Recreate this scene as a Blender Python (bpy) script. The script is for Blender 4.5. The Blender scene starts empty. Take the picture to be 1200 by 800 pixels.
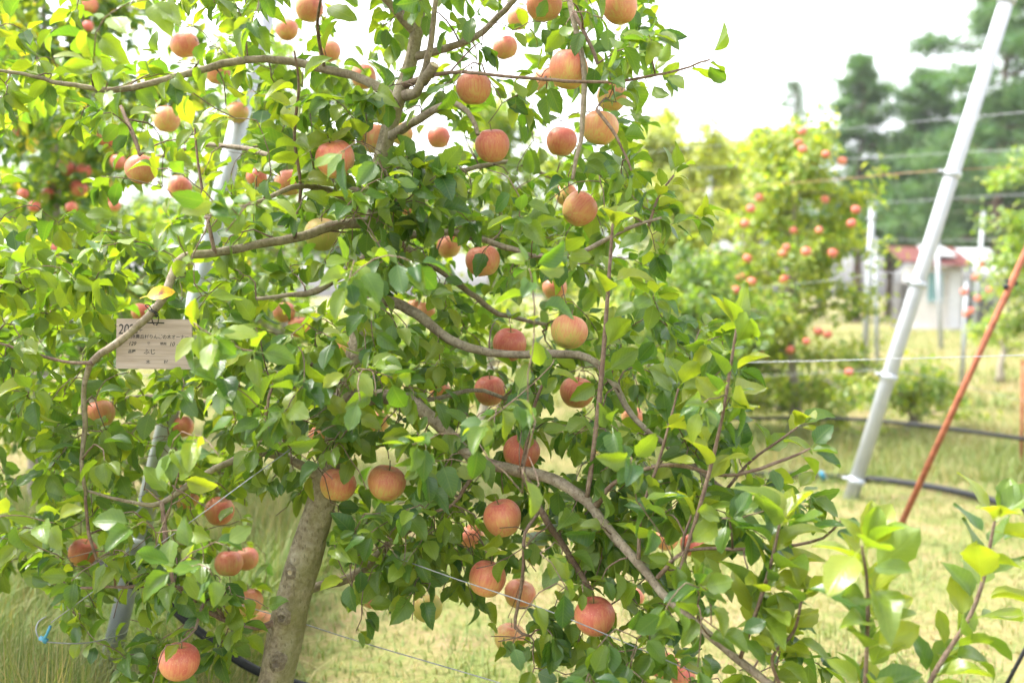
import bpy, math, random
import numpy as np
from mathutils import Matrix, Vector

# ------------------------------------------------------------------ camera, sky, sun, exposure
SC = bpy.context.scene
COL = SC.collection
CAM_H = 1.25
FPX = 1167.0            # focal length in picture pixels (1200 wide)
HORIZON = 345.0
PITCH = math.atan((400 - HORIZON) / FPX)      # camera looks slightly down

cam_d = bpy.data.cameras.new('camera')
cam = bpy.data.objects.new('camera', cam_d)
COL.objects.link(cam)
cam.location = (0, 0, CAM_H)
cam.rotation_euler = (math.pi / 2 - PITCH, 0, 0)
cam_d.sensor_width = 36.0
cam_d.lens = 35.0
cam_d.clip_start = 0.05
cam_d.clip_end = 1000
cam_d.dof.use_dof = True
cam_d.dof.focus_distance = 2.18
cam_d.dof.aperture_fstop = 2.2
SC.camera = cam

SUN_TO = Vector((-0.50, 0.10, 0.86)).normalized()      # direction towards the sun
world = bpy.data.worlds.new('World')
SC.world = world
world.use_nodes = True
wn = world.node_tree
wn.nodes.clear()
w_sky = wn.nodes.new('ShaderNodeTexSky')
w_sky.sky_type = 'NISHITA'
w_sky.sun_disc = False
w_sky.sun_elevation = math.asin(SUN_TO.z)
w_sky.sun_rotation = math.atan2(SUN_TO.x, SUN_TO.y)
w_sky.air_density = 1.0
w_sky.dust_density = 4.0
w_hs = wn.nodes.new('ShaderNodeHueSaturation')
w_hs.inputs['Saturation'].default_value = 0.22
w_bg = wn.nodes.new('ShaderNodeBackground')
w_bg.inputs['Strength'].default_value = 0.15
w_out = wn.nodes.new('ShaderNodeOutputWorld')
wn.links.new(w_sky.outputs[0], w_hs.inputs['Color'])
wn.links.new(w_hs.outputs[0], w_bg.inputs[0])
wn.links.new(w_bg.outputs[0], w_out.inputs[0])

sun_d = bpy.data.lights.new('sun', 'SUN')
sun_d.energy = 1.5
sun_d.angle = math.radians(11)
sun_d.color = (1.0, 0.95, 0.87)
sun = bpy.data.objects.new('sun', sun_d)
COL.objects.link(sun)
sun.rotation_euler = SUN_TO.to_track_quat('Z', 'Y').to_euler()
sun.location = (0, 0, 12)

SC.view_settings.view_transform = 'Standard'
SC.view_settings.look = 'None'
SC.view_settings.exposure = 2.48
SC.view_settings.gamma = 1.0
SC.cycles.max_bounces = 8
SC.cycles.transparent_max_bounces = 4
SC.cycles.use_denoising = True

rng = np.random.default_rng(7)
random.seed(7)

# ------------------------------------------------------------------ geometry helpers
CP, SP = math.cos(PITCH), math.sin(PITCH)
AX_R = np.array([1.0, 0, 0])
AX_F = np.array([0, CP, -SP])
AX_U = np.array([0, SP, CP])
EYE = np.array([0, 0, CAM_H])


def at(x, y, d):
    """world point seen at photo pixel (x, y), d metres deep"""
    return EYE + AX_F * d + AX_R * ((x - 600) / FPX * d) + AX_U * ((400 - y) / FPX * d)


def pix(P):
    P = np.atleast_2d(P) - EYE
    d = P @ AX_F
    return np.stack([600 + FPX * (P @ AX_R) / d, 400 - FPX * (P @ AX_U) / d, d], 1)


def ground_at(x, y):
    """point on the ground seen at pixel (x, y)"""
    v = AX_F + AX_R * ((x - 600) / FPX) + AX_U * ((400 - y) / FPX)
    return EYE + v * (-CAM_H / v[2])


def npmesh(name, V, Q, smooth=True, **attrs):
    me = bpy.data.meshes.new(name)
    V = np.asarray(V, dtype=np.float32)
    Q = np.asarray(Q, dtype=np.int32)
    me.vertices.add(len(V))
    me.vertices.foreach_set('co', V.ravel())
    me.loops.add(Q.size)
    me.loops.foreach_set('vertex_index', Q.ravel())
    me.polygons.add(len(Q))
    k = Q.shape[1]
    me.polygons.foreach_set('loop_start', np.arange(0, Q.size, k, dtype=np.int32))
    me.polygons.foreach_set('loop_total', np.full(len(Q), k, dtype=np.int32))
    me.polygons.foreach_set('use_smooth', np.full(len(Q), smooth, dtype=bool))
    for an, val in attrs.items():
        val = np.asarray(val, dtype=np.float32)
        if val.ndim == 1:
            a = me.attributes.new(an, 'FLOAT', 'POINT')
            a.data.foreach_set('value', val)
        else:
            a = me.attributes.new(an, 'FLOAT_VECTOR', 'POINT')
            a.data.foreach_set('vector', val.ravel())
    me.update(calc_edges=True)
    return me


def link(name, me, mat=None, parent=None, loc=None, **props):
    o = bpy.data.objects.new(name, me)
    COL.objects.link(o)
    if mat is not None and me is not None and not me.materials:
        me.materials.append(mat)
    if parent is not None:
        o.parent = parent
    if loc is not None:
        o.location = loc
    for k, v in props.items():
        if v is not None:
            o[k] = v
    return o


def thing(name, label, cat, loc=(0, 0, 0), group=None):
    o = link(name, None, None, None, loc, label=label, category=cat, group=group)
    o.empty_display_size = 0.05
    return o


class MB:
    """collects quads of one mesh"""
    def __init__(self):
        self.V, self.Q, self.n = [], [], 0

    def add(self, V, Q):
        V = np.asarray(V, float).reshape(-1, 3)
        Q = np.asarray(Q, int)
        self.V.append(V)
        self.Q.append(Q + self.n)
        self.n += len(V)
        return self

    def tube(self, pts, radii, sides=8, cap=True, rough=0.0):
        pts = np.asarray(pts, float)
        n = len(pts)
        radii = np.broadcast_to(np.asarray(radii, float), (n,))
        T = np.gradient(pts, axis=0)
        T /= np.linalg.norm(T, axis=1)[:, None] + 1e-12
        ref = np.array([0.0, 0.0, 1.0]) if abs(T[0, 2]) < 0.9 else np.array([1.0, 0, 0])
        a = np.cross(T[0], ref); a /= np.linalg.norm(a)
        rings = []
        ang = np.arange(sides) * 2 * math.pi / sides
        for i in range(n):
            a = a - T[i] * (a @ T[i]); a /= np.linalg.norm(a) + 1e-12
            b = np.cross(T[i], a)
            r = radii[i] * (1 + rough * rng.normal(size=sides)) if rough else radii[i] * np.ones(sides)
            rings.append(pts[i] + (np.cos(ang) * r)[:, None] * a + (np.sin(ang) * r)[:, None] * b)
        V = np.concatenate(rings)
        i, j = np.meshgrid(np.arange(n - 1), np.arange(sides), indexing='ij')
        i, j = i.ravel(), j.ravel()
        j2 = (j + 1) % sides
        Q = np.stack([i * sides + j, i * sides + j2, (i + 1) * sides + j2, (i + 1) * sides + j], 1)
        if cap:
            V = np.concatenate([V, pts[:1], pts[-1:]])
            c0, c1 = n * sides, n * sides + 1
            caps = []
            for jj in range(0, sides - 1, 2):
                j3 = (jj + 2) % sides
                caps.append([c0, j3, jj + 1, jj])
                caps.append([c1, (n - 1) * sides + jj, (n - 1) * sides + jj + 1, (n - 1) * sides + j3])
            Q = np.concatenate([Q, np.array(caps)])
        return self.add(V, Q)

    def box(self, lo, hi, M=None):
        lo, hi = np.asarray(lo, float), np.asarray(hi, float)
        V = np.array([[(lo, hi)[(k >> a) & 1][a] for a in range(3)] for k in range(8)])
        if M is not None:
            V = V @ np.asarray(M)[:3, :3].T + np.asarray(M)[:3, 3]
        return self.add(V, [[0, 2, 3, 1], [4, 5, 7, 6], [0, 1, 5, 4], [2, 6, 7, 3], [0, 4, 6, 2], [1, 3, 7, 5]])

    def build(self, name, mat, parent=None, smooth=True, **props):
        me = npmesh(name, np.concatenate(self.V), np.concatenate(self.Q), smooth)
        return link(name, me, mat, parent, None, **props)


def smooth_path(pts, n=None, step=0.03):
    """Catmull-Rom through the points (any number of columns)"""
    P = np.asarray(pts, float)
    if len(P) == 2:
        t = np.linspace(0, 1, n or max(3, int(np.linalg.norm((P[1] - P[0])[:3]) / step)))
        return P[0] + (P[1] - P[0]) * t[:, None]
    Pe = np.concatenate([[2 * P[0] - P[1]], P, [2 * P[-1] - P[-2]]])
    out = []
    for i in range(len(P) - 1):
        p0, p1, p2, p3 = Pe[i:i + 4]
        m = max(2, int(np.linalg.norm((p2 - p1)[:3]) / step))
        t = np.linspace(0, 1, m, endpoint=False)[:, None]
        out.append(0.5 * (2 * p1 + (p2 - p0) * t + (2 * p0 - 5 * p1 + 4 * p2 - p3) * t ** 2
                          + (3 * p1 - p0 - 3 * p2 + p3) * t ** 3))
    out.append(P[-1:])
    return np.concatenate(out)


def in_poly(x, y, poly):
    x, y = np.asarray(x), np.asarray(y)
    c = np.zeros(x.shape, bool)
    n = len(poly)
    for i in range(n):
        x1, y1 = poly[i]; x2, y2 = poly[(i + 1) % n]
        if y1 != y2:
            c ^= ((y1 > y) != (y2 > y)) & (x < (x2 - x1) * (y - y1) / (y2 - y1) + x1)
    return c


def norm(v):
    return v / (np.linalg.norm(v, axis=-1, keepdims=True) + 1e-12)


# ------------------------------------------------------------------ materials
class NT:
    def __init__(self, name):
        self.m = bpy.data.materials.new(name)
        self.m.use_nodes = True
        self.t = self.m.node_tree
        self.t.nodes.clear()
        self.out = self.t.nodes.new('ShaderNodeOutputMaterial')

    def n(self, typ, **kw):
        nd = self.t.nodes.new('ShaderNode' + typ)
        for k, v in kw.items():
            if k.startswith('_'):
                setattr(nd, k[1:], v)
            else:
                key = int(k[1:]) if k[0] == 'i' and k[1:].isdigit() else k.replace('__', ' ')
                s = nd.inputs[key]
                if isinstance(v, bpy.types.NodeSocket):
                    self.t.links.new(v, s)
                else:
                    s.default_value = v
        return nd

    def math(self, op, a, b=0.0, clamp=False):
        nd = self.n('Math', _operation=op, i0=a, i1=b)
        nd.use_clamp = clamp
        return nd.outputs[0]

    def ramp(self, fac, stops):
        nd = self.n('ValToRGB', i0=fac)
        cr = nd.color_ramp
        while len(cr.elements) < len(stops):
            cr.elements.new(0.5)
        for e, (p, c) in zip(cr.elements, stops):
            e.position = p
            e.color = (*c, 1) if len(c) == 3 else c
        return nd.outputs[0]

    def mix(self, fac, a, b, blend='MIX'):
        nd = self.t.nodes.new('ShaderNodeMix')
        nd.data_type = 'RGBA'
        nd.blend_type = blend
        for s, v in ((nd.inputs[0], fac), (nd.inputs[6], a), (nd.inputs[7], b)):
            if isinstance(v, bpy.types.NodeSocket):
                self.t.links.new(v, s)
            else:
                s.default_value = v if not isinstance(v, tuple) or len(v) == 4 else (*v, 1)
        return nd.outputs[2]

    def noise(self, vec, scale, detail=3.0, rough=0.5):
        nd = self.n('TexNoise', Vector=vec, Scale=scale, Detail=detail, Roughness=rough)
        return nd.outputs[0]

    def objco(self):
        return self.n('TexCoord').outputs['Object']

    def pos(self):
        return self.n('NewGeometry').outputs['Position']

    def bump(self, h, strength=0.3, dist=0.01):
        return self.n('Bump', Height=h, Strength=strength, Distance=dist).outputs[0]

    def bsdf(self, color, rough=0.6, normal=None, metal=0.0, spec=0.5, **kw):
        nd = self.n('BsdfPrincipled', Base__Color=color if not isinstance(color, tuple) else (*color, 1),
                    Roughness=rough, Metallic=metal)
        nd.inputs['Specular IOR Level'].default_value = spec
        if normal is not None:
            self.t.links.new(normal, nd.inputs['Normal'])
        return nd.outputs[0]

    def done(self, sh):
        self.t.links.new(sh, self.out.inputs[0])
        return self.m


def leaf_material(name, ramp, trans_gain=(1.85, 1.8, 0.35), trans=0.50, veins=True, rough=0.30, under=(0.17, 0.245, 0.07)):
    t = NT(name)
    ga = t.n('Attribute', _attribute_type='GEOMETRY', _attribute_name='tint').outputs['Fac']
    oa = t.n('Attribute', _attribute_type='OBJECT', _attribute_name='tint').outputs['Fac']
    tint = t.math('ADD', ga, oa)
    pos = t.pos()
    mott = t.noise(pos, 55.0, 2.0)
    tint2 = t.math('ADD', tint, t.math('MULTIPLY', t.math('SUBTRACT', mott, 0.5), 0.22), True)
    col = t.ramp(tint2, ramp)
    nrm = None
    if veins:
        uv = t.n('Attribute', _attribute_type='GEOMETRY', _attribute_name='luv').outputs['Vector']
        s = t.n('SeparateXYZ', i0=uv)
        au = t.math('ABSOLUTE', s.outputs[0])
        mid = t.math('SUBTRACT', 1.0, t.math('MULTIPLY', au, 14.0), True)
        ph = t.math('MULTIPLY', t.math('SUBTRACT', s.outputs[1], t.math('MULTIPLY', au, 0.32)), 52.0)
        lat = t.math('POWER', t.math('ADD', t.math('MULTIPLY', t.math('SINE', ph), 0.5), 0.5), 5.0)
        vein = t.math('MAXIMUM', mid, t.math('MULTIPLY', lat, 0.35))
        pale = t.mix(0.4, col, (0.30, 0.40, 0.10))
        col = t.mix(t.math('MULTIPLY', vein, 0.55), col, pale)
        nrm = t.bump(t.math('ADD', vein, t.math('MULTIPLY', mott, 0.5)), 0.35, 0.0012)
    back = t.n('NewGeometry').outputs['Backfacing']
    col_b = t.mix(0.45, col, (*under, 1))
    face = t.mix(back, col, col_b)
    rg = t.math('ADD', rough, t.math('MULTIPLY', back, 0.25))
    p = t.n('BsdfPrincipled', Base__Color=face, Roughness=rg)
    p.inputs['Specular IOR Level'].default_value = 0.55
    tc = t.mix(1.0, col, (*trans_gain, 1), 'MULTIPLY')
    tr = t.n('BsdfTranslucent', Color=tc)
    if nrm is not None:
        t.t.links.new(nrm, p.inputs['Normal'])
    mx = t.n('MixShader', i0=trans, i1=p.outputs[0], i2=tr.outputs[0])
    return t.done(mx.outputs[0])


M_LEAF = leaf_material('apple_leaf', [(0.0, (0.030, 0.088, 0.024)), (0.40, (0.075, 0.152, 0.030)),
                                      (0.72, (0.165, 0.235, 0.032)), (0.95, (0.27, 0.30, 0.04)),
                                      (1.0, (0.55, 0.38, 0.03))])
M_LEAF_FAR = leaf_material('orchard_leaf', [(0.0, (0.085, 0.165, 0.045)), (0.5, (0.165, 0.255, 0.055)),
                                            (1.0, (0.32, 0.345, 0.08))], veins=False, rough=0.45)
M_LEAF_PALE = leaf_material('pale_orchard_leaf', [(0.0, (0.21, 0.27, 0.10)), (0.5, (0.32, 0.36, 0.14)),
                                                  (1.0, (0.43, 0.43, 0.18))], veins=False, rough=0.5)
M_NEEDLE = leaf_material('pine_needle', [(0.0, (0.028, 0.085, 0.038)), (0.5, (0.055, 0.14, 0.05)),
                                         (1.0, (0.10, 0.20, 0.06))], trans=0.3, veins=False, rough=0.55)
M_BROAD = leaf_material('woodland_leaf', [(0.0, (0.035, 0.09, 0.035)), (0.5, (0.07, 0.145, 0.05)),
                                          (1.0, (0.11, 0.18, 0.06))], trans=0.3, veins=False, rough=0.5)
M_GRASS = leaf_material('grass_blade', [(0.0, (0.07, 0.13, 0.018)), (0.45, (0.14, 0.18, 0.038)),
                                        (0.8, (0.255, 0.22, 0.10)), (1.0, (0.34, 0.26, 0.155))],
                        trans_gain=(1.3, 1.35, 0.7), trans=0.35, veins=False, rough=0.5)


def bark_material(name, c0, c1, c2, scale, moss=0.0, bump=0.6, dist=0.004):
    t = NT(name)
    co = t.pos()
    n1 = t.noise(co, scale, 6.0, 0.65)
    n2 = t.noise(co, scale * 0.22, 3.0)
    mp = t.n('Mapping', Vector=co)
    mp.inputs['Scale'].default_value = (1, 1, 0.35)
    vo = t.n('TexVoronoi', Vector=mp.outputs[0], Scale=scale * 1.6)
    pits = t.math('LESS_THAN', vo.outputs['Distance'], 0.22)
    f = t.math('ADD', t.math('MULTIPLY', n1, 0.65), t.math('MULTIPLY', n2, 0.45))
    col = t.ramp(f, [(0.30, c0), (0.52, c1), (0.75, c2)])
    col = t.mix(t.math('MULTIPLY', pits, 0.45), col, (*[x * 0.45 for x in c0], 1))
    if moss:
        nz = t.n('SeparateXYZ', i0=t.n('NewGeometry').outputs['Normal'])
        side = t.math('ADD', t.math('MULTIPLY', nz.outputs[0], 0.75), t.math('MULTIPLY', nz.outputs[1], -0.2))
        mf = t.math('MULTIPLY', t.math('ADD', side, t.math('SUBTRACT', t.noise(co, 22.0, 4.0), 0.45), True), moss)
        col = t.mix(mf, col, (0.20, 0.22, 0.045, 1))
    h = t.math('SUBTRACT', n1, t.math('MULTIPLY', pits, 0.35))
    return t.done(t.bsdf(col, 0.85, t.bump(h, bump, dist), spec=0.25))


M_TRUNK = bark_material('apple_bark', (0.09, 0.072, 0.048), (0.26, 0.215, 0.15), (0.46, 0.41, 0.32), 75.0, 0.6, 1.0, 0.010)
M_KNOT = bark_material('knot_bark', (0.06, 0.047, 0.032), (0.20, 0.165, 0.115), (0.38, 0.33, 0.25), 110.0, 0.0, 1.0, 0.006)
M_BRANCH = bark_material('branch_bark', (0.085, 0.065, 0.048), (0.20, 0.16, 0.12), (0.36, 0.31, 0.25), 90.0, 0.35, 0.6, 0.003)
M_TWIG = bark_material('twig_bark', (0.075, 0.045, 0.035), (0.15, 0.10, 0.075), (0.26, 0.20, 0.15), 120.0, 0.0, 0.3, 0.002)
M_FARBARK = bark_material('orchard_bark', (0.16, 0.14, 0.11), (0.28, 0.25, 0.20), (0.40, 0.36, 0.30), 30.0, 0.0, 0.5, 0.01)
M_PINEBARK = bark_material('pine_bark', (0.05, 0.035, 0.03), (0.11, 0.075, 0.06), (0.18, 0.12, 0.09), 6.0, 0.0, 0.6, 0.05)


def apple_material(name):
    t = NT(name)
    co = t.objco()
    rnd = t.n('ObjectInfo').outputs['Random']
    off = t.n('VectorMath', _operation='ADD', i0=co)
    comb = t.n('CombineXYZ', i0=t.math('MULTIPLY', rnd, 31.0), i1=t.math('MULTIPLY', rnd, 17.0), i2=rnd)
    t.t.links.new(comb.outputs[0], off.inputs[1])
    mp = t.n('Mapping', Vector=off.outputs[0])
    mp.inputs['Scale'].default_value = (230, 230, 16)
    streak = t.n('TexNoise', Vector=mp.outputs[0], Scale=1.0, Detail=3.0, Roughness=0.6).outputs[0]
    patch = t.noise(off.outputs[0], 24.0, 2.0)
    ripe = t.n('Attribute', _attribute_type='OBJECT', _attribute_name='ripe').outputs['Fac']
    z = t.n('SeparateXYZ', i0=co).outputs[2]
    low = t.math('MULTIPLY', z, 6.5)
    f = t.math('ADD', t.math('MULTIPLY', t.math('SUBTRACT', streak, 0.18), 0.95), t.math('MULTIPLY', patch, 0.75))
    f = t.math('ADD', t.math('ADD', f, low), t.math('SUBTRACT', ripe, 0.74))
    col = t.ramp(f, [(0.10, (0.42, 0.40, 0.09)), (0.34, (0.58, 0.40, 0.13)), (0.55, (0.60, 0.27, 0.12)),
                     (0.80, (0.56, 0.175, 0.10)), (1.0, (0.50, 0.11, 0.08))])
    vo = t.n('TexVoronoi', Vector=off.outputs[0], Scale=210.0)
    dots = t.math('LESS_THAN', vo.outputs['Distance'], 0.13)
    col = t.mix(t.math('MULTIPLY', dots, 0.6), col, (0.66, 0.50, 0.30, 1))
    rad = t.n('VectorMath', _operation='LENGTH', i0=t.n('VectorMath', _operation='MULTIPLY', i0=co, i1=(1, 1, 0)).outputs[0]).outputs[1]
    top = t.math('MULTIPLY', t.math('GREATER_THAN', z, 0.0), t.math('SUBTRACT', 1.0, t.math('MULTIPLY', rad, 75.0), True))
    col = t.mix(t.math('MULTIPLY', top, 0.8), col, (0.34, 0.28, 0.09, 1))
    nrm = t.bump(t.noise(co, 160.0, 2.0), 0.10, 0.002)
    return t.done(t.bsdf(col, t.math('ADD', 0.36, t.math('MULTIPLY', patch, 0.2)), nrm, spec=0.42))


M_APPLE = apple_material('apple_skin')


def plain(name, c0, c1, scale, rough=0.6, metal=0.0, bump=0.0, spec=0.5):
    t = NT(name)
    n = t.noise(t.objco(), scale, 5.0, 0.6)
    col = t.ramp(n, [(0.35, c0), (0.68, c1)])
    nr = t.bump(n, bump, 0.004) if bump else None
    rg = t.math('ADD', rough - 0.1, t.math('MULTIPLY', n, 0.2))
    return t.done(t.bsdf(col, rg, nr, metal, spec))


M_STEM = plain('apple_stem', (0.10, 0.08, 0.03), (0.22, 0.18, 0.07), 300)
M_CALYX = plain('apple_calyx', (0.07, 0.06, 0.03), (0.16, 0.13, 0.07), 300, 0.9)
M_ZINC = plain('galvanised_steel', (0.34, 0.37, 0.41), (0.44, 0.47, 0.51), 14, 0.42, 0.2, 0.05)
M_WHITEPIPE = plain('white_painted_pipe', (0.34, 0.36, 0.395), (0.41, 0.43, 0.465), 6, 0.4, 0.0, 0.03)
M_POST = plain('weathered_zinc_post', (0.24, 0.26, 0.28), (0.31, 0.33, 0.35), 14, 0.5, 0.1, 0.05)
M_WIRE = plain('steel_wire', (0.20, 0.21, 0.23), (0.32, 0.33, 0.35), 80, 0.45, 0.3)
M_RUST = plain('rusted_steel', (0.19, 0.055, 0.025), (0.36, 0.12, 0.06), 24, 0.8, 0.1, 0.4)
M_RUSTWIRE = plain('rusted_wire', (0.30, 0.15, 0.08), (0.45, 0.26, 0.16), 24, 0.8, 0.0)
M_BLACK = plain('black_polyethylene', (0.010, 0.011, 0.013), (0.022, 0.024, 0.027), 40, 0.6, 0.0, 0.0, 0.25)
M_BLUE = plain('blue_plastic_tape', (0.015, 0.13, 0.22), (0.05, 0.24, 0.34), 120, 0.4)
M_CUT = plain('sawn_wood', (0.42, 0.34, 0.20), (0.60, 0.52, 0.36), 90, 0.8, 0.0, 0.3)
M_INK_SHADE = plain('black_ink_and_slot_shade', (0.015, 0.013, 0.012), (0.05, 0.045, 0.04), 200, 0.7)  # ink of the lettering, also the painted shade in the tag slot
M_SHEDWALL = plain('shed_plaster', (0.42, 0.405, 0.38), (0.48, 0.47, 0.45), 1.5, 0.8, 0.0, 0.2)
M_SHEDROOF = plain('red_roof_sheet', (0.11, 0.03, 0.03), (0.17, 0.05, 0.048), 2.0, 0.45, 0.1)
M_WHITESHEET = plain('white_roof_sheet', (0.40, 0.41, 0.43), (0.46, 0.47, 0.49), 2.0, 0.4)
M_TEAL = plain('teal_glass', (0.10, 0.22, 0.24), (0.18, 0.32, 0.33), 1.0, 0.15)
M_DARKDOOR = plain('dark_doorway', (0.05, 0.05, 0.05), (0.10, 0.095, 0.09), 2.0, 0.7)
M_GREYSHEET = plain('grey_cladding', (0.22, 0.24, 0.26), (0.34, 0.36, 0.38), 2.0, 0.5)
M_CONC = plain('concrete', (0.36, 0.35, 0.33), (0.50, 0.49, 0.46), 4.0, 0.9, 0.0, 0.3)


def wood_material():
    t = NT('tag_wood')
    co = t.objco()
    mp = t.n('Mapping', Vector=co)
    mp.inputs['Scale'].default_value = (10, 60, 190)
    g = t.noise(mp.outputs[0], 1.0, 4.0, 0.6)
    col = t.ramp(g, [(0.30, (0.25, 0.19, 0.14)), (0.5, (0.34, 0.275, 0.22)), (0.75, (0.41, 0.34, 0.285))])
    st = t.noise(co, 26.0, 3.0)
    col = t.mix(t.math('MULTIPLY', st, 0.35), col, (0.32, 0.28, 0.25, 1))
    return t.done(t.bsdf(col, 0.75, t.bump(g, 0.2, 0.001), spec=0.3))


M_WOOD = wood_material()


def ground_material():
    t = NT('mown_grass_ground')
    co = t.pos()
    a = t.noise(co, 0.35, 4.0)
    b = t.noise(co, 2.6, 5.0, 0.6)
    c = t.noise(co, 38.0, 4.0, 0.7)
    f = t.math('ADD', t.math('MULTIPLY', a, 0.35), t.math('ADD', t.math('MULTIPLY', b, 0.4), t.math('MULTIPLY', c, 0.35)))
    col = t.ramp(f, [(0.38, (0.075, 0.11, 0.022)), (0.48, (0.13, 0.155, 0.042)), (0.56, (0.20, 0.175, 0.072)), (0.66, (0.255, 0.185, 0.105))])
    return t.done(t.bsdf(col, 0.95, t.bump(t.math('ADD', b, c), 0.7, 0.03), spec=0.15))


M_GROUND = ground_material()

# ------------------------------------------------------------------ ground
gx = np.concatenate([np.linspace(-260, -14, 16), np.linspace(-12, 12, 61), np.linspace(14, 260, 16)])
gy = np.concatenate([np.linspace(-60, -2, 6), np.linspace(0, 26, 66), np.linspace(30, 420, 30)])
X, Y = np.meshgrid(gx, gy)


def ground_z(x, y):
    r = np.clip((28 - y) / 10, 0, 1) * np.clip((13 - np.abs(x)) / 3, 0, 1)
    return r * (0.018 * np.sin(1.7 * x + 0.6 * y) + 0.014 * np.sin(2.9 * y - 1.1 * x) - 0.02)


Z = ground_z(X, Y)
nx, ny = len(gx), len(gy)
i, j = np.meshgrid(np.arange(ny - 1), np.arange(nx - 1), indexing='ij')
i, j = i.ravel(), j.ravel()
GQ = np.stack([i * nx + j, i * nx + j + 1, (i + 1) * nx + j + 1, (i + 1) * nx + j], 1)
link('ground', npmesh('ground', np.stack([X.ravel(), Y.ravel(), Z.ravel()], 1), GQ), M_GROUND, kind='structure')


# ------------------------------------------------------------------ leaf templates
def leaf_template(fold, bend, wave, phase, twist, cols=5, rows=8, width=0.58, pet=0.30):
    us = np.linspace(-1, 1, cols)
    vs = np.linspace(0, 1, rows)
    V, L = [], []
    for k, v in enumerate(vs):
        w = width * 0.5 * max(0.02, math.sin(math.pi * v ** 0.86)) ** 0.62
        if v > 0.8:
            w *= 1 - 0.22 * (v - 0.8) / 0.2
        if k == rows - 1:
            w = 0.008
        if k == 0:
            w = 0.03
        tw = twist * v
        for u in us:
            ser = 1 + (0.07 * (-1) ** k if abs(u) == 1 else 0)
            x = u * w * ser * math.cos(fold * 0.6)
            z = abs(u) * w * math.sin(fold) * 1.0 - bend * v * v + wave * math.sin(6.5 * v + phase + (2.0 if u > 0 else 0)) * abs(u) * (0.4 + v * 0.6)
            y = pet + v * (1 - 0.12 * abs(bend))
            V.append((x * math.cos(tw) - z * math.sin(tw) * 0.3, y, z + x * math.sin(tw)))
            L.append((u * w / (width * 0.5), v, 0))
    Q = []
    for r in range(rows - 1):
        for c in range(cols - 1):
            a = r * cols + c
            Q.append((a, a + 1, a + cols + 1, a + cols))
    if pet > 0:
        b = len(V)
        for yy, zz, w in ((0, 0.02, 0.016), (pet * 0.5, 0.035, 0.012), (pet + 0.02, 0.004, 0.012)):
            V += [(-w, yy, zz), (w, yy, zz)]
            L += [(0, 0.3, 0), (0, 0.3, 0)]
        Q += [(b, b + 1, b + 3, b + 2), (b + 2, b + 3, b + 5, b + 4)]
    return np.array(V), np.array(Q), np.array(L, float)


LT = []
for k in range(14):
    LT.append(leaf_template(fold=random.uniform(0.1, 0.95), bend=random.uniform(-0.1, 0.65), wave=random.uniform(0.03, 0.11),
                            phase=random.uniform(0, 6), twist=random.uniform(-0.6, 0.6), width=random.uniform(0.56, 0.74)))
LT_LOW = [leaf_template(random.uniform(0.2, 0.6), random.uniform(0.05, 0.4), 0.03, random.uniform(0, 6), 0.2, cols=3, rows=4, pet=0.15)
          for _ in range(5)]
LEAF_ME = []
for k, (V, Q, L) in enumerate(LT):
    me = npmesh('leaf', V, Q, True, luv=L)
    me.materials.append(M_LEAF)
    LEAF_ME.append(me)


def leaf_frames(D, N):
    """columns x,y,z from direction and rough normal"""
    Yv = norm(D)
    Xv = norm(np.cross(Yv, N))
    Zv = np.cross(Xv, Yv)
    return np.stack([Xv, Yv, Zv], 2)


def foliage_mesh(name, P, R, S, tint, variant, templates):
    VV, QQ, LL, TT, n = [], [], [], [], 0
    for k, (V, Q, L) in enumerate(templates):
        m = np.where(variant == k)[0]
        if not len(m):
            continue
        W = np.einsum('nij,vj->nvi', R[m] * S[m][:, None, None], V) + P[m][:, None, :]
        VV.append(W.reshape(-1, 3))
        QQ.append((Q[None] + (np.arange(len(m)) * len(V))[:, None, None] + n).reshape(-1, 4))
        LL.append(np.tile(L, (len(m), 1)))
        TT.append(np.repeat(tint[m], len(V)))
        n += len(m) * len(V)
    return npmesh(name, np.concatenate(VV), np.concatenate(QQ), True, luv=np.concatenate(LL), tint=np.concatenate(TT))


# ------------------------------------------------------------------ apples
def apple_mesh(seed, seg=24, rows=17):
    r_ = random.Random(seed)
    tall = r_.uniform(0.94, 1.03)
    con = r_.uniform(0.03, 0.10)
    lop = r_.uniform(-0.05, 0.05)
    ph = r_.uniform(0, 6)
    V = []
    for a in range(rows):
        p = 0.03 + (math.pi - 0.06) * a / (rows - 1)
        for b in range(seg):
            th = 2 * math.pi * b / seg
            low = 0.5 - 0.5 * math.cos(p)
            x = math.sin(p) * (1 + con * math.cos(p)) * (1 + 0.012 * low * math.cos(5 * th + ph) + 0.015 * math.cos(2 * th + ph))
            z = math.cos(p) * tall - 0.27 * math.exp(-(p / 0.30) ** 2) + 0.20 * math.exp(-((math.pi - p) / 0.33) ** 2) + lop * x * math.cos(th)
            V.append((x * math.cos(th), x * math.sin(th), z))
    Q = []
    for a in range(rows - 1):
        for b in range(seg):
            b2 = (b + 1) % seg
            Q.append((a * seg + b, (a + 1) * seg + b, (a + 1) * seg + b2, a * seg + b2))
    return np.array(V), np.array(Q)


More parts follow.
